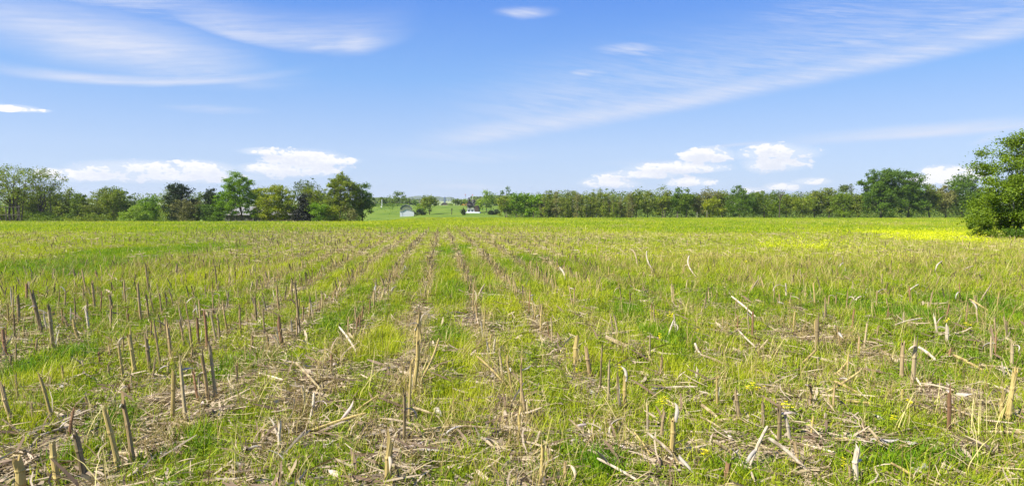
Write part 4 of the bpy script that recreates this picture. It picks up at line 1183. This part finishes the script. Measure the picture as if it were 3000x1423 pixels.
for (x0, x1, tp, lf, lb, kw) in [
    (1842, 1884, 556, 'olive', 'airy olive tree right of the thin belt', dict(dens=.75)),
    (1876, 1922, 560, 'mix', 'yellowish olive tree left of the sparse tall one', dict(dens=.8)),
    (1916, 1968, 545, 'mix', 'sparse tall tree left of the smooth dark green pair', dict(dens=.38, twig=4, nl=18)),
    (1920, 1975, 570, 'olive', 'low olive tree under the sparse tall tree', {}),
    (1966, 2004, 552, 'deep', 'pointed dark green tree beside the rounded leaf green one', dict(dens=1.1)),
    (1984, 2036, 556, 'green', 'rounded leaf green tree in mid right row', dict(dens=1.2)),
    (2028, 2066, 572, 'brown', 'brownish low tree right of the rounded leaf green one', dict(dens=.7, twig=3)),
    (2048, 2108, 551, 'buff', 'buff coloured half bare tree in the right row', dict(dens=.4, twig=5, nl=20)),
    (2060, 2112, 578, 'yellow', 'yellow green tree below the buff half bare tree', dict(dens=1.0)),
    (2086, 2146, 561, 'mix', 'buff and green tree left of the peaked dark tree', dict(dens=.8)),
    (2128, 2208, 546, 'deep', 'peaked dark green tree with a narrow top', dict(dens=1.1, lobes=[(0, .36, .9, .36), (-.05, .72, .5, .16), (-.1, .88, .28, .12), (.5, .5, .45, .25)])),
    (2196, 2282, 562, 'green', 'broad dense green tree left of the bare snag', dict(dens=1.2)),
    (2276, 2330, 573, 'olive', 'olive green tree right of the bare snag', {}),
    (2318, 2384, 576, 'olive', 'low olive tree in the middle of the right row', {}),
    (2362, 2412, 560, 'mix', 'thin topped yellow green tree, left of a pair', dict(dens=.8)),
    (2400, 2456, 552, 'mix', 'thin topped yellow green tree, right of a pair', dict(dens=.8)),
    (2440, 2506, 566, 'green', 'green tree under the lollipop shaped crown', {}),
    (2488, 2540, 572, 'mix', 'brownish green tree left of the great dark pair', dict(dens=.9, twig=2)),
    (2696, 2752, 542, 'mix', 'olive brown tree right of the great dark pair', {}),
    (2740, 2800, 546, 'buff', 'dull buff green tree in the right row', dict(dens=.9)),
    (2776, 2856, 514, 'deep', 'dark green tree just left of the nearest big tree', dict(dens=1.1)),
    (2840, 2910, 545, 'green', 'green tree half hidden behind the nearest big tree', {}),
]:
    kw = dict(kw); kd = kw.pop('kind', 'round')
    tree('broadleaf_tree', lb, x0, x1, tp, D + float(rs.uniform(-3, 7)), lf, kd, cb=.03, group=E_, **kw)
tree('great_tree', 'great dark green tree, left of the tallest pair on the right', 2526, 2634, 500, 190, 'deep', cb=.03, dens=1.6, hollow=.3, group=E_, nl=12,
     lobes=[(-.1, .35, .85, .34), (.3, .45, .7, .34), (-.45, .6, .5, .24), (.4, .84, .44, .14), (-.3, .8, .4, .13), (.1, .7, .6, .2)])
tree('great_tree', 'great dark green tree, right of the tallest pair on the right', 2610, 2706, 504, 191, 'deep', cb=.03, dens=1.6, hollow=.3, group=E_, nl=12,
     lobes=[(0, .35, .85, .34), (-.2, .6, .7, .28), (-.15, .82, .5, .16), (.4, .6, .5, .26), (.55, .82, .3, .1), (.5, .3, .5, .26)])
tree('round_headed_tree', 'lollipop shaped dark crown rising above the right tree row', 2456, 2483, 542, 215, 'blue', cb=.72, dens=1.3, group=E_, trunk=.8)
tree('wispy_tree', 'thin wispy tree tip above the right tree row', 2480, 2502, 539, 214, 'blue', 'column', cb=.6, dens=.35, group=E_, twig=4)

# bare snag with upswept branches
X0 = at_depth(2283, 640, 192).x; z0 = Hf(X0, 192)
mb = MB(); h = at_depth(2283, 556, 192).z - z0
mb.tube([(0, 0, -.1), (.05, 0, h * .4), (.12, 0, h * .72), (.2, 0, h * .84)], [.16, .13, .1, .07], 6)
for (a, b_, c_) in ((.62, -.55, .97), (.7, 1.7, 1.02), (.74, 1.1, 1.0), (.78, .45, 1.02), (.66, -1.0, .93), (.8, -.3, .99), (.72, 1.45, .9), (.6, .8, .86)):
    mb.tube([(.1, 0, h * a), (.1 + b_ * .5, .1, h * (a + c_) / 2 - .1), (.1 + b_, .15, h * c_)], [.075, .06, .03], 4)
    mb.tube([(.1 + b_ * .6, .1, h * (.4 * a + .6 * c_)), (.1 + b_ * .8 - .25, .1, h * c_ - .1)], [.04, .02], 4)
r_ = bpy.data.objects.new('dead_tree', None); COL.objects.link(r_); r_.location = (X0, 192, z0)
mb.obj('trunk', M['bark_dark'], r_); tag(r_, 'bare dark snag with upswept branches before the right tree row', 'tree', E_)

# undergrowth that closes the foot of both rows
def undergrowth(name, spans, d0, d1, hgt, mats, label, n):
    rng = np.random.default_rng(77); Ps = []
    for (p0, p1) in spans:
        q = int(n * (p1 - p0) / sum(b - a for a, b in spans))
        pp = rng.uniform(p0, p1, q); dd = rng.uniform(d0, d1, q)
        x = (pp - 1500) / FPX * dd
        top = hgt * (.5 + .8 * fbm(x * .3, dd * .2 + 9))
        Ps.append(np.stack([x, dd, H(x, dd) + top * rng.random(q) ** .8], 1))
    V, F = cards(rng, np.concatenate(Ps), .36)
    o = link(name, mesh_np(name, V, F, [M[m] for m in mats], midx=rng.integers(0, len(mats), len(F))))
    tag(o, label, 'undergrowth', kind='stuff')


undergrowth('undergrowth', [(1488, 2870)], 201, 214, 7.6, ['green', 'olive', 'mix', 'deep', 'dark'], 'dense green wood edge closing the gaps behind the right trees', 85000)  # dark leaves in the mix paint in the shadow of the trees
undergrowth('undergrowth_left', [(-60, 585), (745, 1060)], 158, 170, 5.2, ['green', 'olive', 'deep'], 'dense green thicket closing the gaps behind the left trees', 34000)
bpy.data.objects['undergrowth_left'].name = 'undergrowth'

# the near tree on the right
ND = 37.0
tree('near_tree', 'nearest big leafy tree filling the right edge of the field', 2852, 3190, 382, ND, 'near', cb=.05, dens=1.3, px_trunk=2985, nl=40, twig=4, bark='bark', trunk=.6, size=.10, spread=.34, clump=1.1, depth=.8, hollow=.35, stems=[(2962, 2958, 520, 6), (2981, 2990, 500, 8), (2999, 3010, 480, 7)],
     lobes=[(.05, .5, .62, .24), (-.38, .34, .42, .18), (.3, .7, .55, .22), (.0, .74, .34, .16), (.2, .86, .38, .13), (-.62, .42, .26, .12), (-.70, .26, .26, .12), (-.3, .56, .36, .14), (.6, .4, .4, .3),
            (-.5, .16, .36, .12), (-.1, .2, .5, .14), (-.55, .6, .18, .06), (-.44, .72, .16, .05), (-.25, .84, .16, .05), (.4, .2, .5, .16)])
tree('sapling_stem', 'thin pale stemmed sapling under the nearest big tree', 2935, 2990, 560, 36.2, 'olive', 'column', cb=.45, dens=.3, size=.09, nl=10, twig=3, bark='bark_pale', trunk=.55, spread=.3)
tree('low_bush', 'green low bush at the left foot of the nearest tree', 2832, 2935, 640, 36.0, 'green', 'bush', 'bush', dens=1.1, size=.085, spread=.2)
tree('low_bush', 'dark shaded bush at the foot of the nearest tree', 2928, 3030, 668, 35.4, 'deep', 'bush', 'bush', dens=1.3, size=.085, spread=.2)
tree('low_bush', 'buff leaved bush behind the dark one under the nearest tree', 2925, 2990, 640, 37.4, 'mix', 'bush', 'bush', dens=.9, size=.085, spread=.2)

# ------------------------------------------------------------------ things that were built
def place(name, px, d, label, cat, zoff=0.0, rz=0.0, group=None):
    x = at_depth(px, 640, d).x
    o = bpy.data.objects.new(name, None); COL.objects.link(o)
    o.location = (x, d, Hf(x, d) + zoff); o.rotation_euler = (0, 0, rz); tag(o, label, cat, group)
    return o


# white gambrel shed
d = 246.0; k = d / FPX
s = place('garden_shed', 1192, d, 'white shed with a grey curved roof standing on the lawn', 'shed', rz=R(8))
z0 = s.location.z
prof = [(-20 * k, 0), (-20 * k, 14.6 * k), (-12 * k, 16.2 * k), (-4 * k, 21.5 * k), (5 * k, 20.6 * k), (15 * k, 17.2 * k), (20 * k, 13.5 * k), (21 * k, 7 * k), (19.5 * k, 0)]
prof = [(x, z - (.15 if z == 0 else 0)) for x, z in prof]
mb = MB(); mb.prism(prof, 0, .12); mb.obj('front_wall', M['white_paint'], s)
mb = MB(); mb.box((-13.0 * k, -.03, 7 * k), (.09, .06, 14.5 * k)); mb.obj('corner_trim', M['white_paint'], s)
top = prof[1:8]
out = [(x * 1.03, z + .10) for x, z in top]
mb = MB(); mb.prism(top + out[::-1], -.18, 5.2); mb.obj('roof', M['roof_grey'], s)
mb = MB(); mb.box((19.0 * k, 2.6, 5.0 * k), (.1, 4.9, 10.5 * k)); mb.box((-19.2 * k, 2.6, 5.6 * k), (.1, 4.9, 11.5 * k)); mb.box((0, 5.1, 7 * k), (38.6 * k, .1, 14.2 * k)); mb.obj('side_wall', M['board_grey'], s)  # dark boards put the shade on the white shed's side into colour
# a second larger roof behind it
s = place('barn', 1188, 262, 'grey green roofed barn just behind the white shed', 'barn', rz=R(6)); k = 262 / FPX
zb = at_depth(1188, 600, 262).z - s.location.z; ze = at_depth(1188, 611, 262).z - s.location.z
mb = MB(); mb.prism([(-16 * k, ze), (-9 * k, zb - .35), (1 * k, zb), (10 * k, zb - .4), (19 * k, ze - .2), (19 * k, ze), (10 * k, zb - .25), (1 * k, zb + .16), (-9 * k, zb - .2), (-16 * k, ze + .14)], -.2, 5); mb.obj('roof', M['roof_grey'], s)
mb = MB(); mb.prism([(-15 * k, -.3), (-15 * k, ze), (-9 * k, zb - .38), (1 * k, zb - .05), (10 * k, zb - .45), (18 * k, ze - .2), (18 * k, -.3)], 0, 4.8); mb.obj('wall', M['wall_sage'], s)

# long low farm building behind the left trees
d = 153.0; k = d / FPX
s = place('farm_building', 712, d, 'long low grey boarded barn with a pale metal roof behind the left trees', 'barn', rz=R(3)); z0 = s.location.z
ez = at_depth(712, 630, d).z - z0; rz_ = at_depth(712, 606, d).z - z0
L = 54 * k
mb = MB(); mb.box((0, 2.6, ez / 2 - .2), (2 * L, 5.0, ez + .2)); mb.prism([(-L, ez - .1), (-L, ez), (-L + .1, ez)], 0, .01); mb.obj('wall', M['board_grey'], s)
mb = MB(); V = [(-L - .3, -.35, ez - .06), (L + .3, -.35, ez - .02), (L + .1, 2.6, rz_), (-L - .1, 2.6, rz_), (-L - .3, 5.5, ez), (L + .3, 5.5, ez)]
V2 = [(x, y, z + .1) for x, y, z in V]
mb.add(V + V2, [(0, 1, 2, 3), (3, 2, 5, 4), (6, 9, 8, 7), (9, 10, 11, 8), (0, 6, 7, 1), (4, 5, 11, 10), (0, 3, 9, 6), (3, 4, 10, 9), (1, 7, 8, 2), (2, 8, 11, 5)])
mb.obj('roof', M['roof_metal'], s)
for px in (672, 690, 721, 726, 741):
    mb = MB(); mb.box(((px - 712) * k, .02, ez / 2 - .1), (.22, .16, ez - .1)); mb.obj('post', M['board_grey'], s)
mb = MB(); mb.box((24 * k, .05, ez / 2 - .15), (14 * k, .06, ez - .25)); mb.obj('sliding_door', M['wood_post'], s)
# its lower wing, mostly hidden by the yellow tree
s = place('farm_wing', 816, 152, 'low dark wing of farm buildings with pale roof behind the yellow tree', 'barn', rz=R(-2)); z0 = s.location.z
ez = at_depth(816, 630, 152).z - z0; rz_ = at_depth(816, 616, 152).z - z0; L = 56 * 152 / FPX
mb = MB(); mb.box((0, 2.6, ez / 2 - .2), (2 * L, 4.6, ez + .2)); mb.obj('wall', M['bark_dark'], s)
mb = MB(); V = [(-L, -.2, ez), (L, -.2, ez), (L, 2.6, rz_), (-L, 2.6, rz_), (-L, 5.2, ez), (L, 5.2, ez)]; V2 = [(x, y, z + .1) for x, y, z in V]
mb.add(V + V2, [(0, 1, 2, 3), (3, 2, 5, 4), (6, 9, 8, 7), (9, 10, 11, 8), (0, 6, 7, 1), (4, 5, 11, 10), (0, 3, 9, 6), (3, 4, 10, 9), (1, 7, 8, 2), (2, 8, 11, 5)])
mb.obj('roof', M['roof_metal'], s)

# little house at the edge of the lawn
d = 252.0; k = d / FPX
s = place('small_house', 1385, d, 'little white house with grey roofs and a brown arched end', 'house', rz=R(-4)); z0 = s.location.z
Z = lambda py: at_depth(1385, py, d).z - z0
mb = MB(); mb.box((0, 1.6, (Z(620.5) - .2) / 2), (42 * k, 3.6, Z(620.5) + .2)); mb.obj('plinth', M['white_paint'], s)
mb = MB(); mb.box((-5 * k, 2.0, (Z(620.5) + Z(614)) / 2), (25 * k, 2.6, Z(614) - Z(620.5))); mb.obj('wall', M['white_paint'], s)
for xx in (-12, -2):
    mb = MB(); mb.box((xx * k, .66, (Z(619.5) + Z(615)) / 2), (5 * k, .08, Z(615) - Z(619.5))); f = mb.obj('window', M['glass_dark'], s)
for (xa, xb, yt) in ((-18.5, -9.5, 609.5), (-8.0, 5.0, 609)):
    xm = (xa + xb) / 2
    mb = MB(); mb.prism([(xa * k, Z(614.5)), (xa * k + .12, Z(611.5)), ((xa + 2) * k, Z(yt)), ((xb - 2) * k, Z(yt)), (xb * k - .1, Z(611.5)), (xb * k, Z(614.5))], .4, 3.7); mb.obj('roof', M['roof_grey'], s)
arch = [(5 * k, Z(620.5)), (4.6 * k, Z(609)), (6.5 * k, Z(604)), (11 * k, Z(601)), (14.5 * k, Z(603)), (17 * k, Z(610)), (17.5 * k, Z(620.5))]
mb = MB(); mb.prism(arch, .5, 3.6); mb.obj('arched_end', M['brown_clad'], s)

# silo and the dark shed at its foot, far off
d = 1500.0; k = d / FPX
s = place('silo', 1303, d, 'distant blue grey silo standing above the far fields', 'silo'); z0 = s.location.z
hz = at_depth(1303, 576.5, d).z - z0
mb = MB(); mb.tube([(0, 0, -1), (0, 0, hz - 1.6)], [3.1 * k, 3.0 * k], 20); mb.obj('barrel', M['silo_blue'], s)
mb = MB(); mb.tube([(0, 0, hz - 1.6), (0, 0, hz - .6), (0, 0, hz)], [3.1 * k, 2.1 * k, .4 * k], 20); mb.obj('dome', M['silo_blue'], s)
s = place('dark_barn', 1303, 700, 'dark brown barn roof at the foot of the distant silo', 'barn'); k = 700 / FPX; z0 = s.location.z
zt = at_depth(1303, 594.5, 700).z - z0; zs = at_depth(1303, 600, 700).z - z0
mb = MB(); mb.prism([(-11 * k, -1), (-11 * k, .5), (-5 * k, zt), (4 * k, zt * .9), (10 * k, zs + 1), (10 * k, -1)], 0, 9); mb.obj('wall', M['brown_clad'], s)
mb = MB(); mb.prism([(-11.5 * k, .5), (-5 * k, zt), (4 * k, zt * .9), (10.5 * k, zs + 1), (10.5 * k, zs + 1.3), (4 * k, zt * .9 + .35), (-5 * k, zt + .35), (-11.5 * k, .85)], -.4, 9.4); mb.obj('roof', M['brown_clad'], s)
# far white farmhouse
s = place('farmhouse', 1236, 900, 'tiny white farmhouse far beyond the lawn crest', 'house'); k = 900 / FPX
zt = at_depth(1236, 587, 900).z - s.location.z; ze = at_depth(1236, 591.5, 900).z - s.location.z
mb = MB(); mb.box((0, 3, ze / 2 - .5), (18 * k, 6, ze + 1)); mb.obj('wall', M['white_paint'], s)
mb = MB(); mb.prism([(-9.6 * k, ze), (-6 * k, zt), (6 * k, zt), (9.6 * k, ze)], -.4, 6.4); mb.obj('roof', M['roof_metal'], s)
# poles
def pole(name, px, ptop, d, r, mat, label, cat, capm=None, group=None):
    s = place(name, px, d, label, cat, group=group); h = at_depth(px, ptop, d).z - s.location.z
    mb = MB(); mb.tube([(0, 0, -.3), (0, 0, h)], [r, r * .8], 8); mb.obj('shaft', M[mat], s)
    if capm:
        mb = MB(); mb.tube([(0, 0, h), (0, 0, h + .35), (0, 0, h + .7)], [.12, .22, .08], 8); mb.obj('cap', M[capm], s)
    return s, h


s, h = pole('bird_pole', 1119.5, 584, 300, .13, 'pole_white', 'thin white pole beside the small tree on the crest', 'pole')
mb = MB(); mb.box((-.25, 0, h * .16), (.45, .3, .9)); mb.obj('box', M['pole_white'], s)
pole('mast', 1363.5, 572.5, 330, .05, 'metal_dark', 'thin mast with reddish tip, left of the two', 'mast', 'red')
pole('mast', 1384.5, 573.5, 330, .07, 'pole_white', 'thin pale mast behind the little house, right of the two', 'mast', 'red')
s, h = pole('lawn_post', 1323.5, 611, 240, .13, 'metal_dark', 'black post with a thicker head standing on the lawn', 'post')
mb = MB(); mb.box((.06, 0, h - .25), (.4, .36, .5)); mb.obj('head', M['metal_dark'], s)
for (px, tp) in ((2042, 621), (2071, 616)):
    pole('stake', px, tp, 190, .055, 'bark_pale', 'pale stake, %s of two before the right trees' % ('left' if px < 2060 else 'right'), 'stake')
# timber fence at the far left
s = place('timber_fence', 20, 141, 'weathered two rail timber fence under the leftmost tree', 'fence'); k = 141 / FPX
for px in (-22, 18, 57):
    mb = MB(); x = (px - 20) * k; hh = at_depth(px, 602 if px == 57 else 606, 141).z - s.location.z
    mb.box((x, 0, hh / 2 - .2), (.16, .16, hh + .4)); mb.obj('post', M['wood_post'], s)
for py in (606.5, 629):
    zz = at_depth(20, py, 141).z - s.location.z
    mb = MB(); mb.box((0, -.12, zz), (80 * k, .06, .14)); mb.obj('rail', M['wood_post'], s)

# wooded ridge on the skyline
def far_wood(name, spans, label, mats, n, size):
    rng = np.random.default_rng(9); Ps = []
    for (p0, p1, d, h) in spans:
        q = int(n / len(spans)); pp = rng.uniform(p0, p1, q); dd = d + rng.normal(0, 30, q)
        x = (pp - 1500) / FPX * dd; hh = h * (.35 + 1.1 * fbm(x * .022, dd * .003 + d))
        Ps.append(np.stack([x, dd, H(x, dd) + hh * rng.random(q) ** .7], 1))
    V, F = cards(rng, np.concatenate(Ps), size)
    o = link(name, mesh_np(name, V, F, [M[m] for m in mats], midx=rng.integers(0, len(mats), len(F))))
    tag(o, label, 'wood', kind='stuff')


far_wood('distant_wood', [(900, 1270, 1350, 12), (1060, 1220, 900, 8), (1215, 1262, 1000, 8), (1332, 1700, 1100, 13), (1380, 1560, 800, 12), (1190, 1330, 2600, 16), (1600, 2900, 900, 14), (-200, 1000, 900, 14)],
         'belts of distant woodland along the skyline', ['green', 'blue', 'olive'], 36000, 2.6)
far_wood('lawn_hedge', [(1100, 1200, 348, 1.1)], 'low green hedge line along the lawn crest', ['green', 'deep'], 2500, .5)

# ------------------------------------------------------------------ sky, clouds, sun
SUN_EL, SUN_AZ = R(47), R(-118)        # azimuth from +Y, clockwise; the sun stands behind the left shoulder
EXPO = 1.2
w = bpy.data.worlds.new('World'); SC.world = w; w.use_nodes = True
nt = w.node_tree; nt.nodes.clear(); b = NT(nt)
outw = b.n('ShaderNodeOutputWorld'); bg = b.n('ShaderNodeBackground')
sky = b.n('ShaderNodeTexSky', sky_type='NISHITA'); sky.sun_disc = False
sky.sun_elevation = SUN_EL; sky.sun_rotation = SUN_AZ; sky.air_density = 1.0; sky.dust_density = .35; sky.ozone_density = 1.6; sky.altitude = 200
tc = b.n('ShaderNodeTexCoord')
dx, dy, dz = b.sep(tc.outputs['Generated'])
az = b.m('ARCTAN2', dx, dy); el = b.m('ARCSINE', dz)


def ang(px, py):
    r = ray(px, py).normalized()
    return math.atan2(r.x, r.y), math.asin(r.z)


v0 = b.xyz(az, el * 3.0, 0)
big = b.noise(b.xyz(az * 2.2, el * 6.5, .3), 2.0, 4, .55) - .5
bil = b.noise(b.xyz(az, el * 1.8, .7), 75, 8, .62) - .5
bil2 = b.noise(b.xyz(az, el * 1.9, 3.7), 22, 4, .55) - .5
streak = b.noise(b.xyz(az * 1.3 + el * 1.2, el * 12 - az * 1.1, big * .35), 6, 7, .64)
streak2 = b.noise(b.xyz(az * 1.6 - el * 2.0, el * 15 + az * 2.4, big * .5), 5, 7, .62)
azw = az + big * .10; elw = el + big * .035


def blob(px, py, rx, ry, warp=1.0, lo=0.0, hi=1.0, tiltv=0.0):
    a, e = ang(px, py); a2, _ = ang(px + rx, py); _, e2 = ang(px, py - ry)
    A = (azw - a) * (1 / (a2 - a)); Bq = ((elw - e) - (az - a) * tiltv) * (1 / (e2 - e))
    r2 = b.m('SQRT', A * A + Bq * Bq)
    return b.ramp(r2, hi, lo)


def band(pts, half_up, half_dn, x0, x1, fx=300):
    """soft streak following a line of photo points"""
    q = np.array([ang(*p) for p in pts]); co = np.polyfit(q[:, 0], q[:, 1], 2 if len(pts) > 2 else 1)
    if len(co) == 2: co = np.array([0, *co])
    line = az * az * float(co[0]) + az * float(co[1]) + float(co[2])
    dd = el - line + big * .012
    m = b.ramp(dd, half_up / FPX, 0) * b.ramp(dd, -half_dn / FPX, 0)
    a0, a1 = ang(x0, 300)[0], ang(x1, 300)[0]; f = fx / FPX
    return m * b.ramp(az, a0, a0 + f) * b.ramp(az, a1 + .001, a1 - f)


fib = b.noise(b.xyz(az * 2.5 + el * 3, el * 46 - az * 5, big * .8), 6, 5, .6)
fib2 = b.noise(b.xyz(az * 3 - el * 4, el * 52 + az * 9, big * .8), 6, 5, .6)
st = b.ramp(streak * .55 + fib * .45, .34, .66); st2 = b.ramp(streak2 * .55 + fib2 * .45, .34, .66)
ci = blob(330, 125, 600, 130, tiltv=-.10) * (.62 + .38 * st)
ci = ci.max(blob(260, 120, 300, 60) * (.74 + .22 * st))
ci = ci.max(band([(20, 205), (250, 235), (450, 252), (700, 222), (930, 204)], 26, 16, -200, 960, 330) * (.5 + .4 * st))
ci = ci.max(blob(560, 215, 420, 60, tiltv=0) * (.15 + .5 * st))
ci = ci.max(band([(480, 30), (700, 100), (900, 128), (1050, 138), (1190, 90)], 110, 24, 330, 1260, 300) * (.36 + .36 * st))
ci = ci.max(blob(1070, 110, 170, 44, tiltv=.12) * (.5 + .4 * st))
ci = ci.max(blob(420, 15, 420, 50) * (.1 + .55 * st))
ci = ci.max(blob(1535, 38, 120, 22) * (.45 + .5 * st2))
ci = ci.max(blob(1850, 150, 150, 34, tiltv=-.05) * (.1 + .7 * st2))
ci = ci.max(blob(1720, 216, 120, 24, tiltv=.05) * (.1 + .65 * st2))
ci = ci.max(band([(1270, 412), (1700, 352), (2300, 235), (2700, 150), (3000, 86)], 60, 38, 1150, 3600, 300) * (.36 + .42 * st2))
ci = ci.max(band([(1270, 400), (1700, 330), (2300, 200), (2700, 110), (3000, 40)], 220, 50, 1150, 3600, 500) * (.10 + .38 * st2))
ci = ci.max(band([(2300, 160), (2700, 90), (3000, 20)], 70, 18, 2000, 3600, 400) * (.1 + .5 * st2))
ci = ci.max(band([(2250, 425), (2600, 395), (3000, 372)], 30, 20, 2150, 3500, 500) * (.56 + .36 * st))
ci = ci.max(blob(600, 325, 200, 16) * (.1 + .35 * st)); ci = ci.max(blob(1360, 450, 320, 26) * (.05 + .5 * st2))
ci = ci.max(blob(2150, 428, 240, 8, tiltv=.04) * .4); ci = ci.max(blob(1950, 475, 240, 16) * (.1 + .3 * st))
ci = ci.max(blob(2890, 408, 60, 16, tiltv=.3) * (.1 + .3 * st)); ci = ci.max(blob(2500, 20, 500, 70) * (.0 + .45 * st2))
ci = ci.max(blob(1350, 550, 170, 14) * .45)


def cumulus(parts, lift=0.0):
    f = None
    for (px, py, rx, up, dn) in parts:
        a, e = ang(px, py); a2, _ = ang(px + rx, py); _, e2 = ang(px, py - up); _, e3 = ang(px, py + dn)
        A = (az - a) * (1 / (a2 - a))
        de = el - (e - lift)
        Bq = b.m('MAXIMUM', de * (1 / (e2 - e)), de * (1 / (e3 - e)))
        g = 1 - (A * A + Bq * Bq)
        f = g if f is None else f.max(g)
    return f


CUM = [(400, 500, 180, 32, 24), (590, 502, 110, 32, 24), (220, 516, 120, 22, 16), (150, 508, 60, 16, 18), (480, 516, 280, 18, 20),
              (890, 470, 120, 32, 22), (960, 470, 90, 12, 14), (850, 492, 150, 16, 26), (782, 444, 80, 12, 12),
              (2075, 458, 80, 26, 20), (1985, 494, 150, 20, 14), (1880, 512, 120, 14, 12), (2100, 456, 34, 13, 10), (1785, 538, 85, 20, 14), (2020, 534, 70, 14, 12),
              (2275, 452, 125, 30, 22), (2240, 484, 62, 14, 22), (2275, 474, 100, 18, 28), (2292, 548, 60, 14, 12), (2380, 532, 55, 12, 10), (2200, 560, 50, 12, 12), (2215, 430, 30, 6, 8),
              (2785, 515, 110, 30, 26), (2700, 525, 60, 14, 20), (40, 318, 78, 12, 10), (110, 322, 40, 4, 8), (-300, 500, 250, 34, 26), (3400, 500, 250, 34, 26)]
CU = cumulus(CUM)
CA = cumulus(CUM[:21], .0075)
cum = b.ramp(CU * .8 + bil * 3.6 + bil2 * 3.2 - .02, .0, .6) * .97
# nishita colours, brought to this sky's stronger blue
t = b.ramp(el, 0, R(24))
skc = b.mix(1.0, sky.outputs[0], b.mix(t, (.85, .98, 1.25), (.55, .95, 1.62)), 'MULTIPLY')
cr = b.n('ShaderNodeValToRGB'); b.put(cr.inputs[0], el / R(60))
for pos, col in ((.0, (4.5, 5.45, 7.2)), (.075, (3.9, 5.05, 7.2)), (.17, (2.05, 3.85, 7.1)), (.285, (.95, 2.40, 6.6)), (1.0, (.5, 1.35, 4.4))):
    e_ = cr.color_ramp.elements[0] if pos == 0 else cr.color_ramp.elements[-1] if pos == 1 else cr.color_ramp.elements.new(pos)
    e_.color = (*[q / 10 for q in col], 1)
skc = b.mix(.8, skc, b.mix(1.0, cr.outputs[0], (10, 10, 10), 'MULTIPLY'))
shade = b.ramp(CA + bil2 * 2.6 + bil * 4, 1.5, -.3)
CLW = 9.6
c1 = b.mix(ci * .9, skc, (6.1, 6.35, 7.3))
c2 = b.mix(b.m('MAXIMUM', cum, b.ramp(CU + bil2, -.6, .6) * .32), c1, b.mix(shade, (6.5, 6.75, 7.5), (8.3, 8.2, 8.2)))
b.put(bg.inputs[0], c2); bg.inputs[1].default_value = .057
nt.links.new(bg.outputs[0], outw.inputs[0])
w.cycles.sampling_method = 'MANUAL'; w.cycles.sample_map_resolution = 512

sl = bpy.data.lights.new('sun', 'SUN'); sl.energy = 4.6; sl.angle = R(.53); sl.color = (1, .95, .86)
so = bpy.data.objects.new('sun', sl); COL.objects.link(so)
sd = Vector((math.sin(SUN_AZ) * math.cos(SUN_EL), math.cos(SUN_AZ) * math.cos(SUN_EL), math.sin(SUN_EL)))
so.rotation_euler = sd.to_track_quat('Z', 'Y').to_euler()

# the air over the valley
m, b, out = new_mat('haze_air')
pv = b.n('ShaderNodeVolumePrincipled'); pv.inputs['Color'].default_value = (.86, .92, 1, 1); pv.inputs['Density'].default_value = .00013; pv.inputs['Anisotropy'].default_value = .2
b.nt.links.new(pv.outputs[0], out.inputs['Volume'])
mb = MB(); mb.box((0, 2050, 24), (10800, 4220, 62)); o = mb.obj('haze', m); tag(o, 'thin pale summer haze over the far fields', 'haze', kind='stuff')
SC.cycles.volume_bounces = 0

cam = bpy.data.cameras.new('camera'); cam.lens = 24; cam.sensor_width = 36; cam.clip_end = 20000; cam.clip_start = .05
co = bpy.data.objects.new('camera', cam); COL.objects.link(co)
co.location = (0, 0, CAM_H); co.rotation_euler = (R(90) - PITCH, 0, 0); SC.camera = co

SC.view_settings.view_transform = 'Standard'; SC.view_settings.look = 'None'; SC.view_settings.gamma = 1
SC.view_settings.exposure = EXPO; SC.view_settings.use_curve_mapping = False
SC.cycles.max_bounces = 5; SC.cycles.diffuse_bounces = 3; SC.cycles.transmission_bounces = 4; SC.cycles.glossy_bounces = 2
SC.cycles.use_denoising = True; SC.cycles.use_adaptive_sampling = True; SC.cycles.adaptive_threshold = .015
